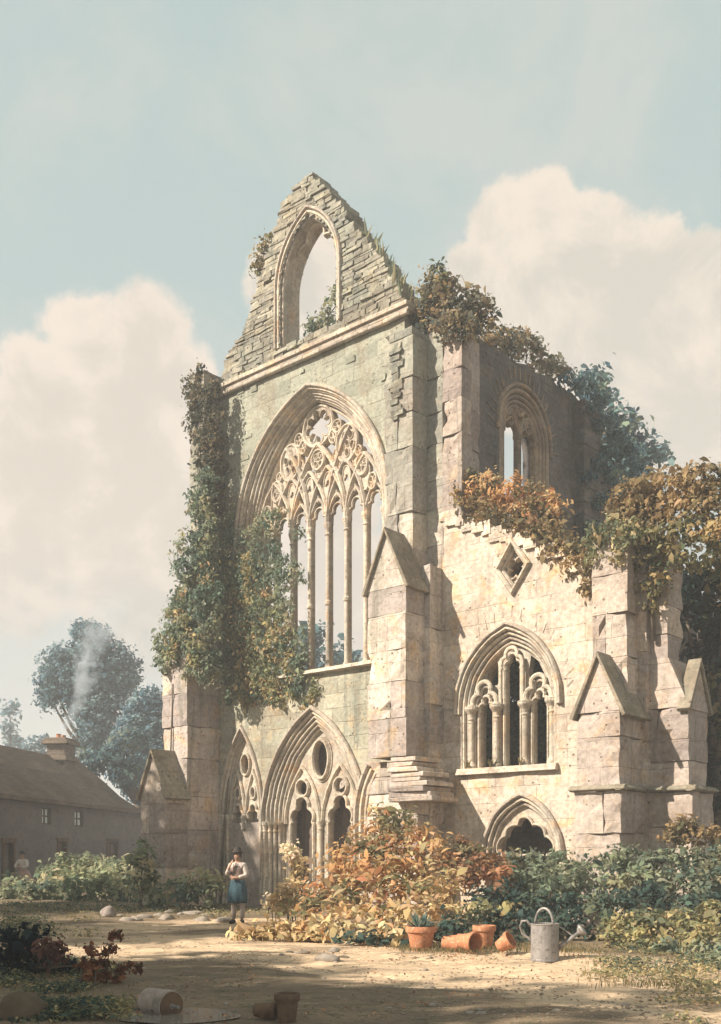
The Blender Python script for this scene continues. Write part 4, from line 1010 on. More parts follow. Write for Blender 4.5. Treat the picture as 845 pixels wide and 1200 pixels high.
plant('shrub', 'small pinkish-brown shrub in front of the dark shrub', 'shrub', blobs_at([(56, 1110, 8), (66, 1114, 8), (50, 1116, 6), (70, 1122, 6)], 13.4), 'pink', .1)
plant('dock_plant', 'reddish-brown round-headed weeds in the shaded left foreground', 'weeds', blobs_at([(106, 1115, 7), (129, 1112, 7), (120, 1122, 5), (98, 1132, 7), (112, 1134, 8), (104, 1144, 8), (125, 1134, 6), (140, 1138, 8), (150, 1133, 5), (160, 1134, 4), (132, 1097, 3), (138, 1096, 3), (122, 1144, 7), (136, 1148, 6)], 12.8), 'globe', .07, clump=.07, dens=.7)

# ------------------------------------------------------------------ ground
def seg_dist(x, y, pl):
    best = 1e9
    for (a, b) in zip(pl, pl[1:]):
        dx, dy = b[0]-a[0], b[1]-a[1]; l = dx*dx+dy*dy
        k = np.clip(((x-a[0])*dx+(y-a[1])*dy)/l, 0, 1)
        best = np.minimum(best, np.hypot(x-a[0]-k*dx, y-a[1]-k*dy))
    return best
xs = np.arange(-26, 26.01, .2); ys = np.concatenate([np.arange(3., 26, .16), np.arange(26, 62.1, .45)])
GX, GY = np.meshgrid(xs, ys)
lane = [on_ground(*p)[:2] for p in ((860, 1172), (640, 1150), (480, 1135), (340, 1118), (220, 1110), (140, 1104), (100, 1098), (90, 1092), (140, 1086), (230, 1082), (300, 1080))]
pd = seg_dist(GX, GY, lane)
sun_lane = [on_ground(*p)[:2] for p in ((290, 1103), (420, 1108), (560, 1122), (680, 1136))]
pd = np.minimum(pd, seg_dist(GX, GY, sun_lane)*.75)
GZ = np.zeros_like(GX); PM = np.zeros_like(GX)
for i in range(GX.shape[0]):
    for j in range(GX.shape[1]):
        x, y = GX[i, j], GY[i, j]
        n1 = mnoise.noise(Vector((x*.45, y*.45, .3))); n2 = mnoise.noise(Vector((x*1.7, y*1.7, 2.)))
        d = pd[i, j]+n1*.9+n2*.35
        PM[i, j] = 1/(1+math.exp((d-1.55)*3.2))
        GZ[i, j] = (n1*.05+n2*.022)*min(1, .35+(1-PM[i, j])) - .03*PM[i, j]
        wet = math.hypot((x+1.92)/.9, (y-10.5)/.75); GZ[i, j] -= .085*max(0, 1-wet)
        rut = abs(pd[i, j]-.62); GZ[i, j] -= .06*math.exp(-(rut/.16)**2)*PM[i, j]
verts = np.stack([GX, GY, GZ], -1).reshape(-1, 3); nx_, ny_ = GX.shape[1], GX.shape[0]
faces = [(i*nx_+j, i*nx_+j+1, (i+1)*nx_+j+1, (i+1)*nx_+j) for i in range(ny_-1) for j in range(nx_-1)]
vl = [tuple(v) for v in verts]; o0 = len(vl)
# skirt out to the horizon
ring_in = [0, nx_-1, nx_*ny_-1, nx_*(ny_-1)]
vl += [(-900, -200, -.02), (900, -200, -.02), (900, 1600, -.02), (-900, 1600, -.02)]
bot = list(range(0, nx_)); right = [i*nx_+nx_-1 for i in range(ny_)]; topr = [nx_*(ny_-1)+j for j in range(nx_-1, -1, -1)]; left = [i*nx_ for i in range(ny_-1, -1, -1)]
faces.append([o0, o0+1]+bot[::-1]); faces.append([o0+1, o0+2]+right[::-1]); faces.append([o0+2, o0+3]+topr[::-1]); faces.append([o0+3, o0]+left[::-1])
me = bpy.data.meshes.new('ground'); me.from_pydata(vl, [], faces)
at = me.attributes.new('path', 'FLOAT', 'POINT'); at.data.foreach_set('value', list(PM.reshape(-1))+[0]*4)
me.polygons.foreach_set('use_smooth', [True]*len(me.polygons))
m, nt, bs = new_mat('earth'); N = NT(nt)
P = N.n('ShaderNodeTexCoord').outputs['Object']
pa = N.n('ShaderNodeAttribute', attribute_name='path').outputs['Fac']
lo_ = N.noise(N.mapping(P, (.55, 1.3, 1)), .9, 6, .65, .5); mi_ = N.noise(N.mapping(P, (1, 2.6, 1)), 2.2, 6, .68, .5); fi_ = N.noise(P, 14, 6, .7)
earth = N.mix(N.ramp(lo_, .38, .62), (.16, .12, .08, 1), (.225, .165, .108, 1))
earth = N.mix(N.ramp(mi_, .52, .66), earth, (.095, .095, .055, 1))
sand = N.mix(N.ramp(mi_, .4, .62), (.60, .445, .295, 1), (.47, .345, .23, 1))
sand = N.mix(N.math('MULTIPLY', N.ramp(lo_, .5, .62), .75), sand, (.22, .165, .115, 1))
edge = N.ramp(N.math('ADD', pa, N.math('MULTIPLY', N.math('SUBTRACT', mi_, .5), .9)), .35, .62)
c = N.mix(edge, earth, sand)
k = N.ramp(fi_, .25, .75, .74, 1.22); c = N.mix(1., c, N.comb(k, k, k), 'MULTIPLY')
vo = N.n('ShaderNodeTexVoronoi'); N.put(vo.inputs['Vector'], P); vo.inputs['Scale'].default_value = 4.
pb = N.math('MULTIPLY', N.ramp(vo.outputs['Distance'], .1, .16, 1, 0), N.ramp(N.noise(P, .8, 3), .5, .58))
c = N.mix(N.math('MULTIPLY', pb, .55), c, (.13, .1, .075, 1))
N.put(bs.inputs['Base Color'], c)
N.put(bs.inputs['Normal'], N.bump(N.math('ADD', N.math('MULTIPLY', mi_, 1.6), N.math('ADD', N.math('MULTIPLY', fi_, .7), N.math('MULTIPLY', pb, .5))), .7, .05))
me.materials.append(m)
me_ground = me; go = bpy.data.objects.new('ground', me); COL.objects.link(go); tag(go, 'earth and sandy lane before the ruin', None, None, 'structure')

# puddle in the shaded left foreground
pc = on_ground(205, 1187); pts = []
for k in range(40):
    a = 2*math.pi*k/40; q = 1+.35*mnoise.noise(Vector((math.cos(a)*1.4, math.sin(a)*1.4, 5)))
    pts.append((pc[0]+.66*q*math.cos(a), pc[1]+.5*q*math.sin(a), -.026))
me = bpy.data.meshes.new('puddle'); me.from_pydata(pts, [], [list(range(40))])
m, nt, bs = new_mat('still_water'); bs.inputs['Base Color'].default_value = (.2, .18, .155, 1); bs.inputs['Roughness'].default_value = .04; bs.inputs['Specular IOR Level'].default_value = .6
N = NT(nt); N.put(bs.inputs['Normal'], N.bump(N.noise(N.n('ShaderNodeTexCoord').outputs['Object'], 6, 3), .06, .01)); me.materials.append(m)
pu = bpy.data.objects.new('puddle', me); COL.objects.link(pu); tag(pu, 'small shallow puddle beside the stone roller', None, None, 'structure')
# stones
def rock(name, label, loc, size, mat=ROCK, group=None):
    import bmesh
    bm = bmesh.new(); bmesh.ops.create_icosphere(bm, subdivisions=3, radius=1.)
    sd = random.uniform(0, 50)
    for v in bm.verts:
        d = 1+.35*mnoise.noise(v.co*1.1+Vector((sd, 0, 0)))+.12*mnoise.noise(v.co*3.2+Vector((0, sd, 0)))
        v.co = Vector((v.co.x*d*size[0], v.co.y*d*size[1], max(-.3*size[2], v.co.z*d*size[2])))
    me = bpy.data.meshes.new(name); bm.to_mesh(me); bm.free(); me.materials.append(mat)
    for p_ in me.polygons: p_.use_smooth = True
    o = bpy.data.objects.new(name, me); COL.objects.link(o); o.location = loc; o.rotation_euler = (0, 0, random.uniform(0, 6))
    return tag(o, label, 'stone', group)
from mathutils.bvhtree import BVHTree
GROUND = BVHTree.FromPolygons([v.co for v in me_ground.vertices], [tuple(p.vertices) for p in me_ground.polygons])
def gl_(px, py, dz=0):
    p_ = on_ground(px, py); h = GROUND.ray_cast(Vector((p_[0], p_[1], 3)), Vector((0, 0, -1)))[0]
    return (p_[0], p_[1], dz+(h.z if h is not None else 0))
rock('stone', 'flat grey stone lying on the sunny path', gl_(383, 1124, .02), (.22, .12, .09))
rock('stone', 'small stone leaning on the flat grey stone on the path', gl_(391, 1119, .1), (.13, .09, .06))
rock('stone', 'little flat stone just left of the flat grey stone', gl_(353, 1115, .01), (.14, .07, .04))
rock('stone', 'pale block of stone on the verge below the left hedge', gl_(127, 1074, .08), (.2, .17, .2), PLINTH)
rock('boulder', 'brown earthy boulder in the bottom left corner', gl_(24, 1192, .05), (.34, .25, .17), plain('brown_earth', (.12, .085, .055, 1), (.08, .06, .04, 1), 5))
gp = 'tumbled stones scattered along the left verge'
for k in range(16):
    x = 128+k*9+random.uniform(-4, 4); y = random.uniform(1069, 1079); s_ = random.uniform(.07, .2)
    rock('verge_stone', 'low tumbled brown stone half sunk in the verge at the left buttress', gl_(x, y, .0), (s_*1.5, s_, s_*random.uniform(.35, .7)), ROCK, gp)
gp = 'pebbles scattered on the lane'
for k in range(60):
    x, y = random.uniform(150, 760), random.uniform(1098, 1192)
    s_ = random.uniform(.015, .045)
    rock('pebble', 'small brown pebble lying loose on the lane', gl_(x, y, .0), (s_*1.4, s_, s_*.7), ROCK, gp)

# grass along the verges: nobody could count it
sp = []
for k in range(560):
    if k < 170: x, y = random.uniform(0, 270), random.uniform(1058, 1076)
    elif k < 250: x, y = random.uniform(0, 130), random.uniform(1125, 1198)
    elif k < 330: x, y = random.uniform(690, 845), random.uniform(1112, 1160)
    else: x, y = random.uniform(470, 690), random.uniform(1106, 1116)
    g_ = on_ground(x, y); sp.append((g_[0], g_[1], -.02))
gs = tufts('grass', 'short dry grass on the verges of the lane', None, sp, 'olive', .085, 16, .16); gs['kind'] = 'stuff'

# loose grit of the lane
def gravel():
    vs = []; fs = []
    oct_ = [(1, 0, 0), (0, 1, 0), (-1, 0, 0), (0, -1, 0), (0, 0, .7), (0, 0, -.5)]; of = [(0, 1, 4), (1, 2, 4), (2, 3, 4), (3, 0, 4), (1, 0, 5), (2, 1, 5), (3, 2, 5), (0, 3, 5)]
    for _ in range(4200):
        g_ = on_ground(random.uniform(60, 845), random.uniform(1080, 1199)); d = mnoise.noise(Vector((g_[0]*.8, g_[1]*.8, 9)))
        if d < -.1+random.uniform(-.2, .2): continue
        z = .35*.0; q = random.uniform(.006, .02)*(1+d); a = random.uniform(0, 3); o = len(vs)
        for x, y, zz in oct_: vs.append((g_[0]+q*1.3*(x*math.cos(a)-y*math.sin(a)), g_[1]+q*(x*math.sin(a)+y*math.cos(a)), -.025+q*zz+random.uniform(0, .002)))
        fs += [[i+o for i in f] for f in of]
    me = bpy.data.meshes.new('gravel'); me.from_pydata(vs, [], fs); me.materials.append(plain('lane_grit', (.24, .19, .135, 1), (.16, .125, .09, 1), 3))
    o = bpy.data.objects.new('gravel', me); COL.objects.link(o); tag(o, 'loose grit on the lane', None, None, 'stuff')
    # settle each grain on the uneven lane
    from mathutils.bvhtree import BVHTree
    bv = BVHTree.FromPolygons([v.co for v in go.data.vertices], [tuple(p.vertices) for p in go.data.polygons])
    co_ = [v.co for v in me.vertices]
    for i in range(0, len(co_), 6):
        h = bv.ray_cast(Vector((co_[i+4].x, co_[i+4].y, 2)), Vector((0, 0, -1)))[0]
        if h is not None:
            for v in me.vertices[i:i+6]: v.co.z += h.z+.027
gravel()
# low ground cover and leaf litter: nobody could count it
def cover(name, label, n, regions, pal, leaf, lift):
    cols = [np.array(lin(*c)[:3])*LEAFK for c, w_ in PAL[pal]]; Ps = []
    for k in range(n):
        x0, x1, y0, y1 = random.choices([q[:4] for q in regions], [q[4] for q in regions])[0]
        g_ = on_ground(random.uniform(x0, x1), random.uniform(y0, y1)); d = mnoise.noise(Vector((g_[0]*.9, g_[1]*.9, 4)))
        if d < -.05: continue
        for _ in range(5): Ps.append((g_[0]+random.gauss(0, .1), g_[1]+random.gauss(0, .1), .01+random.random()*lift*(.4+d*2)))
    P = np.array(Ps); n_ = len(P); Nn = RNG.normal(size=(n_, 3))*.45+np.array([0, 0, 1.]); Nn /= np.linalg.norm(Nn, axis=1, keepdims=True)
    C = np.array([random.choice(cols) for _ in range(n_)])*RNG.uniform(.6, 1.2, (n_, 1)); o = bpy.data.objects.new(name, leaf_mesh(name, P, Nn, leaf*RNG.uniform(.5, 1.6, n_), C)); COL.objects.link(o); return tag(o, label, None, None, 'stuff')
cover('ground_cover', 'low green weeds carpeting the verges of the lane', 3600, [(0, 275, 1056, 1072, 3), (0, 110, 1078, 1100, 1.4), (0, 145, 1128, 1199, 3), (690, 845, 1110, 1150, 1.6), (780, 845, 1150, 1199, .5), (230, 330, 1064, 1076, .8)], 'gold', .055, .10)
cover('ground_cover', 'dark green weeds among the lighter ones on the verges', 2600, [(0, 275, 1058, 1070, 2), (0, 120, 1120, 1199, 3), (720, 845, 1110, 1140, .6), (0, 60, 1072, 1100, 1)], 'darkgreen', .06, .11)
cover('leaf_litter', 'fallen brown leaves scattered along the lane edge below the bracken', 450, [(260, 700, 1098, 1128, 3), (120, 845, 1128, 1195, 2)], 'russet', .04, .02)
# ------------------------------------------------------------------ cottage
HX, HY = -14.35, 66.; hd = Vector((.144, .99)).normalized()
hyaw = math.atan2(hd.y, hd.x)                        # local x runs along the wall away from us, local y to the left (into the house)
cot = empty('cottage', (HX-hd.x*27, HY-hd.y*27, 0), hyaw, 'long low cottage of grey stone under a dark sagging roof', 'house')
CW = plain('cottage_plaster', (.19, .155, .135, 1), (.15, .125, .113, 1), 1.3, .95, .5, 0, (.125, .11, .1, 1))
m, nt, bs = new_mat('cottage_thatch'); N = NT(nt); P = N.n('ShaderNodeTexCoord').outputs['Object']
wv = N.noise(N.mapping(P, (1., 6., 6.)), 1.6, 6, .7, .4)
c = N.mix(N.ramp(N.noise(P, .5, 5), .4, .62), (.105, .07, .047, 1), (.15, .105, .07, 1)); k = N.ramp(wv, .3, .7, .6, 1.35); c = N.mix(1., c, N.comb(k, k, k), 'MULTIPLY')
N.put(bs.inputs['Base Color'], c); N.put(bs.inputs['Normal'], N.bump(wv, .8, .08)); THATCH = m
L_ = 28.; D_ = 6.2; E_ = 4.3; R_ = 7.45
def house_hit(px, py):                               # photo point on the cottage's front -> (along, z)
    dx = (px-422)/FOC; ox, oy = cot.location.x, cot.location.y
    # ray (dx*t, t) = o + a*hd
    a = (oy*dx-ox)/(hd.x-hd.y*dx); t_ = oy+a*hd.y
    return a, EYE+t_*(1000-py)/FOC
doors = [(house_hit(72, 0)[0], .95, 0, 2.3), (house_hit(9, 0)[0], 1.0, 0, 2.2)]
winds = [(house_hit(54, 0)[0], 1.0, 3.15, 4.02), (house_hit(92, 0)[0], 1.15, 3.15, 4.02), (house_hit(131, 0)[0], 1.5, .9, 2.3)]
holes = [[(a-w_/2, z0), (a+w_/2, z0), (a+w_/2, z1), (a-w_/2, z1)] for a, w_, z0, z1 in doors+winds]
holes = [[(p_, max(q, .02)) for p_, q in h] for h in holes]
w = MB()
w.slab([(0, -.2), (L_, -.2), (L_, E_+.1), (0, E_+.1)], holes, 0., .4, grid=.9, rough=.03)
w.box(0, .4, .4, D_, -.2, E_+.1); w.box(L_-.4, L_, .4, D_, -.2, E_+.1); w.box(.4, L_-.4, D_-.4, D_, -.2, E_+.1)
w.build('wall', CW, cot)
r_ = MB(); nseg = 24; tops = []; vs = []; fs = []
for i in range(nseg+1):
    a = -.4+(L_+.8)*i/nseg; sag = .14*mnoise.noise(Vector((a*.3, 1, 0)))
    hip = max(0, (a-(L_-3.2))/3.6); rz = R_+sag-(R_-E_-.1)*hip
    for (y, z) in ((-.45, E_-.1+sag*.4), (-.45, E_+.12+sag*.4), (D_*.25, E_+.2+(rz-E_)*.55+sag), (D_*.5, rz), (D_*.75, E_+.2+(rz-E_)*.55+sag), (D_+.45, E_+.12), (D_+.45, E_-.1)):
        vs.append((a, y, z))
for i in range(nseg):
    for k in range(7):
        fs.append((i*7+k, i*7+(k+1) % 7, (i+1)*7+(k+1) % 7, (i+1)*7+k))
fs.append(list(range(6, -1, -1))); fs.append([nseg*7+k for k in range(7)])
r_.add(vs, fs); roof = r_.build('roof', THATCH, cot)
def ridge_hit(px, off):
    dx = (px-422)/FOC; ox, oy = cot.location.x-hd.y*off, cot.location.y+hd.x*off
    return (oy*dx-ox)/(hd.x-hd.y*dx)
cx_ = ridge_hit(72, 2.7)
ch = MB(); CY = D_*.5-.4
ch.box(cx_-.75, cx_+.75, CY-.5, CY+.6, 5.4, 8.1, .5, .01); ch.box(cx_-.95, cx_+.95, CY-.7, CY+.8, 7.15, 7.4, .6, .01); ch.box(cx_-1., cx_+1., CY-.75, CY+.85, 8.1, 8.35, .55, .02); ch.box(cx_-.85, cx_+.85, CY-.6, CY+.7, 8.36, 8.5, .45, .02)
chm = ch.build('chimney', stone('chimney_stone', (.2, .155, .12, 1), (.16, .13, .105, 1), (.24, .17, .11, 1), (.1, .09, .08, 1), .4, .4, .6, .5, .22), roof, bevel=.02)
for dx_ in (-.35, .35):
    q = MB(); q.lathe(cx_+dx_, CY+.05, [(.15, 8.5), (.13, 8.66), (.15, 8.7), (.15, 8.74), (.1, 8.74)], 10); o = q.build('chimney_pot', TERRA, roof)
for a, w_, z0, z1 in doors:
    d = MB()
    for k in range(5): d.box(a-w_/2+.08+k*(w_-.16)/5, a-w_/2+.07+(k+1)*(w_-.16)/5, .18, .24, .02, z1-.08)
    dd = d.build('door', DOORWOOD, cot)
    d = MB(); d.box(a-w_/2-.14, a-w_/2+.06, -.06, .3, 0, z1+.02); d.box(a+w_/2-.06, a+w_/2+.14, -.06, .3, 0, z1+.02); d.box(a-w_/2-.2, a+w_/2+.2, -.09, .3, z1-.04, z1+.18); d.build('door_frame', OLDWOOD, dd)
GLASS = plain('old_panes', (.72, .76, .76, 1), (.55, .6, .6, 1), 2.5, .25, .05)
for a, w_, z0, z1 in winds:
    f_ = MB(); 
    for xx in (a-w_/2+.04, a, a+w_/2-.04): f_.box(xx-.04, xx+.04, .1, .22, z0, z1)
    for zz in (z0+.04, (z0+z1)/2, z1-.04): f_.box(a-w_/2, a+w_/2, .11, .21, zz-.035, zz+.035)
    if z0 < 2:
        f_.box(a-w_/2-.14, a-w_/2, -.05, .2, z0-.1, z1+.1); f_.box(a+w_/2, a+w_/2+.14, -.05, .2, z0-.1, z1+.1); f_.box(a-w_/2-.14, a+w_/2+.14, -.06, .2, z1+.1, z1+.24)
    wn = f_.build('window', OLDWOOD, cot)
    g_ = MB(); g_.box(a-w_/2+.02, a+w_/2-.02, .155, .17, z0+.02, z1-.02); g_.build('pane', GLASS if z0 > 2 else DOORWOOD, wn)

# smoke from the chimney
m = bpy.data.materials.new('chimney_smoke'); m.use_nodes = True; nt = m.node_tree; nt.nodes.remove(nt.nodes['Principled BSDF']); N = NT(nt)
pv = N.n('ShaderNodeVolumePrincipled'); P = N.n('ShaderNodeTexCoord').outputs['Object']
pv.inputs['Color'].default_value = (.80, .88, .95, 1); pv.inputs['Anisotropy'].default_value = .1
sx_, sy_, sz_ = N.sep(P)
rr = N.math('SQRT', N.math('ADD', N.math('POWER', N.math('SUBTRACT', sx_, N.math('ADD', N.math('MULTIPLY', sz_, .42), N.math('MULTIPLY', N.math('SINE', N.math('MULTIPLY', sz_, .9)), .35))), 2.), N.math('POWER', sy_, 2.)))
den = N.ramp(N.math('DIVIDE', rr, N.math('ADD', N.math('MULTIPLY', sz_, .16), .35)), .2, 1., 1., 0.)
den = N.math('MULTIPLY', den, N.ramp(N.noise(P, .9, 4, .6, .6), .38, .62)); den = N.math('MULTIPLY', den, N.ramp(sz_, 1., 8.8, 2.6, 0.))
N.put(pv.inputs['Density'], den); nt.links.new(pv.outputs[0], nt.nodes['Material Output'].inputs['Volume'])
cloc = cot.matrix_basis @ Vector((cx_, CY, 8.95))
q = MB(); q.lathe(0, 0, [(.5, 0.1), (1.5, 3), (3, 6), (4.6, 9)], 12); sm = q.build('smoke', m)
for v in sm.data.vertices: v.co.x += v.co.z*.42
sm.location = (cloc.x, cloc.y, 8.95); tag(sm, 'pale blue smoke drifting up from the cottage chimney', None, None, 'stuff')

# ------------------------------------------------------------------ pots, can, roller
def pot_mesh(name, r, h, mat=TERRA, rim=True):
    q = MB(); n = 28
    pr = [(r*.66, 0), (r*.68, .01), (r*.9, h*.76)]
    pr += [(r*1.02, h*.77), (r*1.04, h*.8), (r*1.04, h*.97), (r*1.0, h)] if rim else [(r, h)]
    pr += [(r*.9, h), (r*.86, h*.9), (r*.62, .03)]
    q.lathe(0, 0, pr, n)
    return q.build(name, mat, None, smooth=True)
def finish(o, loc, rot=(0, 0, 0), label=None, cat=None, group=None):
    o.location = loc; o.rotation_euler = rot
    md = o.modifiers.new('edges', 'EDGE_SPLIT'); md.split_angle = .7
    return tag(o, label, cat, group)
PG = 'flower pots left along the path edge'
p1 = pot_mesh('flower_pot', .26, .43); finish(p1, gl_(493, 1111.5, -.01), label='large upright terracotta pot holding a spiky grey-green plant', cat='flower pot', group=PG)
q = MB(); q.lathe(0, 0, [(.215, .33), (.215, .36), (.1, .38)], 20); q.build('soil', SOIL, p1)
cols = [np.array(lin(128, 150, 140)[:3])*.7, np.array(lin(150, 166, 152)[:3])*.7, np.array(lin(100, 126, 120)[:3])*.7]
vs = []; fs = []; cl = []
for k in range(46):
    a = random.uniform(0, 6.28); el = random.uniform(.35, 1.45); l = random.uniform(.22, .40)
    d = np.array([math.cos(a)*math.cos(el), math.sin(a)*math.cos(el), math.sin(el)]); s_ = np.array([-math.sin(a), math.cos(a), 0])*.028
    b0 = np.array([math.cos(a)*.04, math.sin(a)*.04, .36]); o = len(vs)
    for fr, wd in ((0, .8), (.4, 1.3), (.75, .9)):
        c_ = b0+d*l*fr+np.array([0, 0, .03*fr]); vs += [c_-s_*wd, c_+s_*wd]
    vs.append(b0+d*l+np.array([d[0]*.04, d[1]*.04, -.02])); fs += [[o, o+1, o+3, o+2], [o+2, o+3, o+5, o+4], [o+4, o+5, o+6]]; cl += [random.choice(cols)*random.uniform(.8, 1.15)]*7
me = bpy.data.meshes.new('spiky_leaves'); me.from_pydata([tuple(v) for v in vs], [], fs)
at = me.attributes.new('leafcol', 'FLOAT_COLOR', 'POINT'); at.data.foreach_set('color', np.concatenate([np.array(cl), np.ones((len(cl), 1))], 1).reshape(-1).astype(np.float32)); me.materials.append(LEAF)
sl = bpy.data.objects.new('potted_plant', me); COL.objects.link(sl); sl.location = p1.location; tag(sl, 'spiky grey-green succulent growing in the large upright pot', 'plant')
p2 = pot_mesh('flower_pot', .165, .34); finish(p2, gl_(519, 1112, .16), (math.radians(93), 0, math.radians(66)), 'pale terracotta pot lying on its side right of the planted pot', 'flower pot', PG)
p3 = pot_mesh('flower_pot', .18, .32); finish(p3, (gl_(541, 1114)[0], gl_(541, 1114)[1]+.1, .155), (math.radians(92), 0, math.radians(42)), 'toppled terracotta pot with its dark mouth turned to the viewer', 'flower pot', PG)
p4 = pot_mesh('flower_pot', .20, .42); finish(p4, gl_(567, 1110, -.01), label='empty upright terracotta pot behind the toppled pot', cat='flower pot', group=PG)
p5 = pot_mesh('flower_pot', .15, .26); finish(p5, (gl_(584, 1116)[0], gl_(584, 1116)[1], .09), (math.radians(58), 0, math.radians(60)), 'small tilted terracotta pot nearest the watering can', 'flower pot', PG)
# watering can
wl = gl_(638, 1121)
can = empty('watering_can', wl, math.radians(-12), 'grey metal watering can with hooped handle and long rose spout', 'watering can')
CR, CH = .225, .60
q = MB(); q.lathe(0, 0, [(CR*1.03, 0), (CR*1.03, .03), (CR, .04), (CR*.98, CH*.96), (CR*1.02, CH*.97), (CR*1.02, CH), (CR*.96, CH), (CR*.95, .03), (.01, .025)], 28); q.build('body', ZINC, can, bevel=.004)
q = MB(); vs = [(0, 0, CH+.02)]+[(CR*.97*math.cos(a), CR*.97*math.sin(a), CH-.004) for a in [math.radians(x) for x in range(-90, 91, 15)]]
q.add(vs+[(x, y, z-.012) for x, y, z in vs], [[0, i, i+1] for i in range(1, 13)]+[[14, 14+i+1, 14+i] for i in range(1, 13)]+[[0, 1, 15, 14], [13, 0, 14, 27]]); q.build('cover', ZINC, can)
q = MB(); q.tube([(.17*math.cos(a)-.0, 0, CH+.0+.27*math.sin(a)) for a in [math.pi*i/12 for i in range(13)]][::1] if False else [(-.02+.0, .16*math.cos(a), CH-.01+.25*math.sin(a)) for a in [math.pi*i/12 for i in range(13)]], .022, 8)
hp = q.build('top_handle', ZINC, can, smooth=True); hp.rotation_euler = (0, 0, math.radians(62))
q = MB(); q.tube([(-CR*.95, 0, CH*.9), (-CR-.06, 0, CH+.04), (-CR-.14, 0, CH+.03), (-CR-.165, 0, CH-.06), (-CR-.13, 0, CH-.17), (-CR-.03, 0, CH-.24), (-CR*.97, 0, CH-.3)], .021, 8); q.build('back_handle', ZINC, can, smooth=True)
q = MB(); q.tube([(CR*.9, 0, .20), (CR+.12, 0, .31), (CR+.30, 0, .455)], [.05, .036, .028], 12); sp_ = q.build('spout', ZINC, can, smooth=True)
q = MB(); ra = math.atan2(.145, .18)
def along(d, r, k, n=18):
    bx, bz = CR+.30, .455; a = 2*math.pi*k/n
    ux, uz = math.cos(ra), math.sin(ra)
    return (bx+ux*d-uz*r*math.cos(a), r*math.sin(a), bz+uz*d+ux*r*math.cos(a))
vs = []; fs = []
rings = [(-.01, .03), (.06, .10), (.085, .105), (.10, .085), (.112, .02)]
for d, r in rings: vs += [along(d, r, k) for k in range(18)]
for i in range(4): fs += [(i*18+k, i*18+(k+1) % 18, (i+1)*18+(k+1) % 18, (i+1)*18+k) for k in range(18)]
fs += [list(range(17, -1, -1)), [4*18+k for k in range(18)]]; q.add(vs, fs); q.build('rose', ZINC, can)
q = MB(); q.tube([(CR*.98, 0, CH*.93), (CR+.22, 0, .40)], .012, 6); q.build('brace', ZINC, can)
# tub and pot in the shaded foreground
tb = pot_mesh('flower_pot', .125, .30, OLDWOOD, True); finish(tb, gl_(336, 1194, -.01), label='dark upright garden pot in the shaded foreground', cat='flower pot')
t2 = pot_mesh('flower_pot', .10, .24, OLDWOOD, True); finish(t2, gl_(298, 1190, .095), (math.radians(91), 0, math.radians(76)), 'dark pot lying on its side against the upright foreground pot', 'flower pot')
# stone roller
rl = empty('garden_roller', gl_(188, 1183), math.radians(-40), 'pale stone garden roller half sunk in the shaded foreground', 'garden roller')
q = MB()
def disc(mb, x0, x1, r, n=32, tint=None):
    vs = [(x, r*math.cos(2*math.pi*k/n), r*math.sin(2*math.pi*k/n)+.12) for x in (x0, x1) for k in range(n)]
    mb.add(vs, [(k, (k+1) % n, n+(k+1) % n, n+k) for k in range(n)]+[list(range(n-1, -1, -1)), list(range(n, 2*n))], tint)
disc(q, -.2, .17, .165); q.build('drum', MAUVE, rl, bevel=.01)
q = MB(); disc(q, .171, .182, .15); q.build('end_plate', OLDWOOD, rl)
q = MB(); disc(q, .17, .185, .03); q.tube([(.17, 0, .12), (.29, 0, .12)], .016, 8); q.build('axle', ZINC, rl)

# ------------------------------------------------------------------ people
def skin(name, joints, edges, mat, parent, root=0, sub=2):
    me = bpy.data.meshes.new(name); me.from_pydata([j[0] for j in joints], edges, [])
    o = bpy.data.objects.new(name, me); COL.objects.link(o); o.parent = parent
    md = o.modifiers.new('skin', 'SKIN'); md.use_smooth_shade = True
    if not me.skin_vertices: me.skin_vertices.new()
    for i, j in enumerate(joints):
        r = j[1] if isinstance(j[1], tuple) else (j[1], j[1])
        me.skin_vertices[0].data[i].radius = r; me.skin_vertices[0].data[i].use_root = (i == root)
    s_ = o.modifiers.new('round', 'SUBSURF'); s_.levels = sub; s_.render_levels = sub
    me.materials.append(mat)
    return o
SKINM = plain('skin', (.42, .26, .18, 1), (.36, .21, .15, 1), 8, .7, .05)
SHIRT = plain('linen_shirt', (.55, .47, .42, 1), (.47, .4, .36, 1), 9, .9, .3)
VEST = plain('brown_waistcoat', (.24, .17, .14, 1), (.18, .13, .11, 1), 9)
BLUEC = plain('blue_apron', (.06, .11, .135, 1), (.04, .075, .1, 1), 7, .9, .4)
STOCK = plain('pale_stockings', (.42, .36, .32, 1), (.34, .29, .26, 1), 9)
BLACK = plain('dark_leather', (.03, .026, .024, 1), (.05, .04, .035, 1), 9)
HAIRM = plain('brown_hair', (.06, .045, .035, 1), (.04, .03, .025, 1), 20)
def hand(js, es, wrist, palm, tip, side):
    """five finger chains rooted in the palm"""
    w_ = Vector(wrist[0]); p_ = Vector(palm); d = (Vector(tip)-p_); s_ = Vector(side)
    js.append((tuple(p_), (.036, .022))); ip = len(js)-1; es.append((wrist[1], ip))
    for k, (o_, l) in enumerate(((-.03, .85), (-.01, 1.), (.01, .95), (.03, .75))):
        a = p_+d*.35+s_*o_; b = p_+d*l+s_*o_*1.3+Vector((0, -.01, 0))
        js.append((tuple(a), .011)); js.append((tuple(b), .008)); es += [(ip, len(js)-2), (len(js)-2, len(js)-1)]
    a = p_+d*.1-s_*.05; b = p_+d*.5-s_*.07
    js.append((tuple(a), .012)); js.append((tuple(b), .009)); es += [(ip, len(js)-2), (len(js)-2, len(js)-1)]
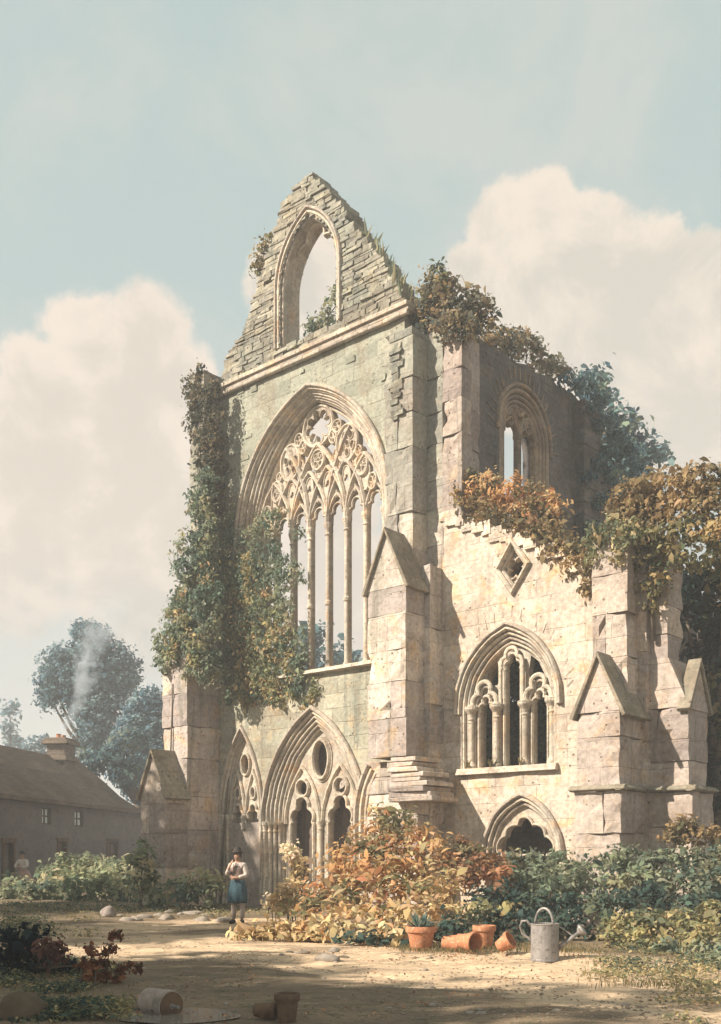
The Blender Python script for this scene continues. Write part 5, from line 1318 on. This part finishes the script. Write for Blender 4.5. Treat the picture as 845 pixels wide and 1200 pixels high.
man = empty('person', gl_(278, 1080.5), math.radians(-16), 'person in a hat, waistcoat and blue apron standing with one hand to the chin', 'person')
J = [((0, .0, .95), (.13, .1)), ((0, .0, 1.12), (.125, .09)), ((0, 0, 1.30), (.14, .095)), ((0, .01, 1.43), (.10, .075)), ((0, -.005, 1.50), .05), ((0, -.02, 1.57), (.07, .08)), ((.0, -.02, 1.65), (.078, .09)), ((0, -.01, 1.72), (.06, .07)),
     ((-.17, .0, 1.40), .055), ((-.23, -.06, 1.17), .045), ((-.14, -.22, 1.32), .032),
     ((.17, .0, 1.40), .055), ((.24, -.02, 1.15), .045), ((.06, -.19, 1.10), .032),
     ((-.1, 0, .88), .085), ((-.11, -.01, .5), .06), ((-.11, .02, .3), .052), ((-.11, .02, .08), .036), ((-.13, -.1, .04), .04),
     ((.1, 0, .88), .085), ((.1, -.01, .5), .06), ((.1, .02, .3), .052), ((.1, .02, .08), .036), ((.12, -.1, .04), .04),
     ((0, -.105, 1.615), .014)]
E_ = [(0, 1), (1, 2), (2, 3), (3, 4), (4, 5), (5, 6), (6, 7), (3, 8), (8, 9), (9, 10), (3, 11), (11, 12), (12, 13), (0, 14), (14, 15), (15, 16), (16, 17), (17, 18), (0, 19), (19, 20), (20, 21), (21, 22), (22, 23), (6, 24)]
hand(J, E_, (J[10][0], 10), (-.1, -.2, 1.42), (-.05, -.14, 1.54), (.7, -.7, 0))
hand(J, E_, (J[13][0], 13), (-.03, -.2, 1.11), (-.13, -.19, 1.14), (0, 0, 1))
skin('body', J, E_, SKINM, man)
J = [((0, .0, .98), (.165, .125)), ((0, .0, 1.12), (.155, .118)), ((0, 0, 1.28), (.17, .12)), ((0, .01, 1.41), (.125, .095)), ((0, .0, 1.47), .066), ((-.17, .0, 1.40), .08), ((-.235, -.06, 1.17), .075), ((-.15, -.21, 1.30), .05), ((.17, .0, 1.40), .08), ((.245, -.02, 1.15), .075), ((.09, -.18, 1.11), .05)]
skin('shirt', J, [(0, 1), (1, 2), (2, 3), (3, 4), (3, 5), (5, 6), (6, 7), (3, 8), (8, 9), (9, 10)], SHIRT, man)
q = MB(); q.lathe(0, -.0, [(.155, .97), (.172, 1.1), (.185, 1.25), (.178, 1.34), (.12, 1.40), (.11, 1.39)], 20, squash=.76); q.build('waistcoat', VEST, man, smooth=True)
q = MB(); n = 36; vs = []; fs = []
prof = [(.165, 1.05), (.19, .98), (.225, .85), (.245, .7), (.24, .58), (.225, .5)]
for r, z in prof:
    for k in range(n):
        a = 2*math.pi*k/n; f_ = 1+.10*math.sin(a*9+z*3)*(1.05-z)*1.6
        vs.append((r*f_*math.cos(a), r*.78*f_*math.sin(a), z+.012*math.sin(a*5)*(1.05-z)))
for i in range(5): fs += [(i*n+k, i*n+(k+1) % n, (i+1)*n+(k+1) % n, (i+1)*n+k) for k in range(n)]
q.add(vs, fs); ap = q.build('apron', BLUEC, man, smooth=True); s_ = ap.modifiers.new('thick', 'SOLIDIFY'); s_.thickness = .012
for sx in (-1, 1):
    q = MB(); q.tube([(sx*.105, 0, .56), (sx*.108, .015, .42), (sx*.11, .025, .3), (sx*.11, .02, .12)], [.074, .068, .066, .045], 12); q.build('stocking', STOCK, man, smooth=True)
    q = MB(); q.tube([(sx*.11, .05, .045), (sx*.113, .0, .055), (sx*.122, -.08, .045), (sx*.13, -.16, .03)], [.045, .056, .052, .03], 12); q.build('shoe', BLACK, man, smooth=True)
q = MB(); q.lathe(0, -.01, [(.155, 1.705), (.16, 1.715), (.1, 1.735), (.09, 1.8), (.07, 1.83), (.02, 1.835)], 20); h_ = q.build('hat', BLACK, man, smooth=True); h_.rotation_euler = (0, .0, 0)
q = MB(); q.lathe(0, .02, [(.03, 1.56), (.085, 1.6), (.092, 1.67), (.085, 1.72)], 16); q.build('hair', HAIRM, man, smooth=True)
for sx in (-1, 1):
    q = MB(); q.lathe(sx*.03, -.105, [(.002, 1.648), (.01, 1.652), (.01, 1.66), (.002, 1.664)], 8); q.build('eye', BLACK, man)
# seated person beyond the hedge
wx, wy, wz = at_depth(27, 1000, 43.)
wm = empty('person', (wx, wy, 0), math.radians(-18), 'person in a pale shirt and dark hat leaning arms folded behind the hedge', 'person')
J = [((0, 0, .9), (.15, .12)), ((0, -.03, 1.08), (.14, .1)), ((0, -.05, 1.24), (.16, .11)), ((0, -.05, 1.36), (.1, .08)), ((0, -.06, 1.43), .05), ((0, -.09, 1.5), (.07, .08)), ((0, -.09, 1.58), (.078, .09)), ((0, -.08, 1.64), (.06, .07)), ((-.19, -.04, 1.32), .055), ((-.3, -.14, 1.08), .045), ((-.05, -.3, 1.05), .032), ((.19, -.04, 1.32), .055), ((.3, -.14, 1.08), .045), ((.05, -.32, 1.07), .032),
     ((-.11, 0, .84), .09), ((-.12, -.02, .45), .06), ((-.12, .0, .06), .04), ((.11, 0, .84), .09), ((.12, -.02, .45), .06), ((.12, 0, .06), .04), ((0, -.18, 1.55), .014)]
E2 = [(0, 1), (1, 2), (2, 3), (3, 4), (4, 5), (5, 6), (6, 7), (3, 8), (8, 9), (9, 10), (3, 11), (11, 12), (12, 13), (0, 14), (14, 15), (15, 16), (0, 17), (17, 18), (18, 19), (6, 20)]
hand(J, E2, (J[10][0], 10), (.03, -.32, 1.05), (.13, -.3, 1.05), (0, 0, 1)); hand(J, E2, (J[13][0], 13), (-.03, -.34, 1.07), (-.13, -.32, 1.08), (0, 0, 1))
skin('body', J, E2, SKINM, wm)
J = [((0, 0, .86), (.2, .16)), ((0, -.03, 1.05), (.18, .13)), ((0, -.05, 1.22), (.19, .13)), ((0, -.05, 1.34), (.13, .1)), ((0, -.06, 1.4), .066), ((-.19, -.04, 1.32), .085), ((-.3, -.14, 1.08), .085), ((-.1, -.29, 1.05), .055), ((.19, -.04, 1.32), .085), ((.3, -.14, 1.08), .085), ((.1, -.3, 1.07), .055)]
skin('shirt', J, [(0, 1), (1, 2), (2, 3), (3, 4), (3, 5), (5, 6), (6, 7), (3, 8), (8, 9), (9, 10)], SHIRT, wm)
q = MB(); q.lathe(0, 0, [(.21, .95), (.3, .8), (.4, .4), (.46, .05)], 20, squash=.85); q.build('skirt', plain('pink_skirt', (.42, .27, .22, 1), (.36, .23, .19, 1), 6), wm, smooth=True)
q = MB(); q.lathe(0, -.08, [(.17, 1.63), (.17, 1.645), (.1, 1.66), (.09, 1.73), (.04, 1.75)], 18); q.build('hat', BLACK, wm, smooth=True)

# ------------------------------------------------------------------ unseen trees added beyond the left edge to cast shade on lane and buttress
def shade_tree(label, foot, h, r, leaf=.45, dens=.8):
    bl = []
    for k in range(15):
        a = random.uniform(0, 6.28); q = random.uniform(.2, .8)*r
        bl.append(((foot[0]+math.cos(a)*q, foot[1]+math.sin(a)*q, h*random.uniform(.5, .92)), (r*.42, r*.42, r*.36)))
    tree('tree', label, bl, 'green', leaf, foot, .3, dens)
shade_tree('unseen broad tree added beyond the left edge to shade the buttress foot', (-17.5, 28.0, 0), 11.6, 4.2)
shade_tree('unseen bushy tree added between the far and near shade trees', (-14.8, 18.6, 0), 9.0, 3.2)
shade_tree('unseen spreading tree added beside the near lane to shade the foreground', (-10.5, 6.6, 0), 8.8, 3.4)
shade_tree('second unseen tree added for shade beside the near lane, left of the first', (-12.5, 11.0, 0), 8.6, 2.4)

# ------------------------------------------------------------------ light, sky, air
SAZ = Vector((-.935, -.355)).normalized(); SEL = math.radians(36)
sund = Vector((SAZ.x*math.cos(SEL), SAZ.y*math.cos(SEL), math.sin(SEL)))
sl_ = bpy.data.lights.new('sun', 'SUN'); sl_.energy = 4.5; sl_.angle = math.radians(1.); sl_.color = (1., .89, .75)
so = bpy.data.objects.new('sun', sl_); COL.objects.link(so); so.rotation_euler = (-sund).to_track_quat('-Z', 'Y').to_euler(); so.location = (-20, -10, 40)
wd = bpy.data.worlds.new('World'); scene.world = wd; wd.use_nodes = True; nt = wd.node_tree; N = NT(nt)
bg = nt.nodes['Background']; sky = N.n('ShaderNodeTexSky'); sky.sky_type = 'NISHITA'; sky.sun_disc = False
sky.sun_elevation = SEL; sky.sun_rotation = math.atan2(SAZ.x, SAZ.y); sky.air_density = 1.0; sky.dust_density = 1.5; sky.ozone_density = 1.
D = N.n('ShaderNodeTexCoord').outputs['Generated']
STR = .1
def skyc(r, g, b): k = 1/STR/EXPK; q = lin(r, g, b); return (q[0]*k, q[1]*k, q[2]*k, 1)
EXPK = 2**1.12
veil = N.mix(N.ramp(N.noise(D, 4., 6, .65, .4), .4, .6), skyc(203, 208, 199), skyc(187, 202, 196))
dx_, dy_, dz_ = N.sep(D)
veil = N.mix(N.ramp(dz_, .08, .5, 1., 0.), veil, skyc(218, 214, 203))
base = N.mix(.9, sky.outputs[0], veil)
def dirn(px, py): return Vector(((px-422)/FOC, 1., (1000-py)/FOC)).normalized()
wn = N.n('ShaderNodeTexNoise'); N.put(wn.inputs['Vector'], D); wn.inputs['Scale'].default_value = 9; wn.inputs['Detail'].default_value = 8; wn.inputs['Roughness'].default_value = .68
def cloud(lobes):
    mask = None
    for px, py, r in lobes:
        c_ = dirn(px, py); rr_ = (dirn(px+r, py)-c_).length
        vd = N.n('ShaderNodeVectorMath', operation='DISTANCE'); N.put(vd.inputs[0], D); vd.inputs[1].default_value = c_
        q = N.math('DIVIDE', N.math('SUBTRACT', rr_, vd.outputs['Value']), rr_)
        mask = q if mask is None else N.math('MAXIMUM', mask, q)
    return N.math('ADD', mask, N.math('MULTIPLY', N.math('SUBTRACT', wn.outputs['Fac'], .5), 1.7))
cl1 = cloud([(110, 410, 70), (165, 400, 60), (60, 470, 80), (150, 480, 100), (210, 450, 50), (60, 560, 100), (170, 590, 110), (30, 660, 90), (150, 690, 100), (250, 620, 110), (390, 690, 90), (370, 600, 80), (420, 760, 80), (410, 520, 60)])
cl2 = cloud([(590, 275, 60), (640, 262, 55), (680, 300, 75), (560, 320, 50), (620, 340, 80), (740, 345, 80), (800, 370, 80), (840, 345, 70), (700, 420, 110), (810, 470, 110), (600, 430, 90), (350, 330, 60)])
cn = N.noise(D, 11, 8, .66, .4)
ccol = N.mix(N.ramp(N.math('ADD', cn, N.math('MULTIPLY', cl1, .22)), .46, .68), skyc(245, 229, 213), skyc(224, 212, 198))
ccol = N.mix(N.math('MULTIPLY', N.math('MULTIPLY', N.ramp(dz_, .12, .3, 1., 0.), N.ramp(dx_, -.2, -.08, 1., 0.)), .8), ccol, N.mix(N.ramp(cn, .4, .6), skyc(200, 199, 191), skyc(172, 180, 179)))
c = N.mix(N.math('MULTIPLY', N.ramp(cl1, -.08, .22), .9), base, ccol)
c = N.mix(N.math('MULTIPLY', N.ramp(cl2, -.04, .2), .9), c, N.mix(N.ramp(N.math('ADD', cn, N.math('MULTIPLY', cl2, .2)), .46, .7), skyc(243, 228, 211), skyc(217, 209, 196)))
N.put(bg.inputs['Color'], c); bg.inputs['Strength'].default_value = STR

HAZE = True
if HAZE:
    q = MB(); q.box(-1000, 1000, -300, 1700, -1.2, 27.); m = bpy.data.materials.new('pale_haze'); m.use_nodes = True; nt = m.node_tree
    nt.nodes.remove(nt.nodes['Principled BSDF']); pv = nt.nodes.new('ShaderNodeVolumePrincipled'); pv.inputs['Density'].default_value = .0025; pv.inputs['Color'].default_value = (.95, .96, .97, 1); pv.inputs['Anisotropy'].default_value = .0
    nt.links.new(pv.outputs[0], nt.nodes['Material Output'].inputs['Volume']); hz = q.build('haze', m); tag(hz, 'thin pale haze over the whole place', None, None, 'stuff')

cam = bpy.data.cameras.new('camera'); co = bpy.data.objects.new('camera', cam); COL.objects.link(co)
co.location = (0, 0, EYE); co.rotation_euler = (math.pi/2, 0, 0)
cam.sensor_fit = 'VERTICAL'; cam.sensor_height = 36; cam.sensor_width = 36*845/1200; cam.lens = FOC/1200*36
cam.shift_y = 400/1200.; cam.clip_end = 4000; cam.clip_start = .1
scene.camera = co
scene.view_settings.view_transform = 'Standard'; scene.view_settings.look = 'None'; scene.view_settings.exposure = 1.2; scene.view_settings.gamma = 1
try: scene.view_settings.use_curve_mapping = False
except Exception: pass
scene.render.engine = 'CYCLES'; cy = scene.cycles
cy.max_bounces = 5; cy.diffuse_bounces = 3; cy.glossy_bounces = 2; cy.transmission_bounces = 2; cy.volume_bounces = 0; cy.transparent_max_bounces = 8
cy.volume_max_steps = 64
cy.use_denoising = True
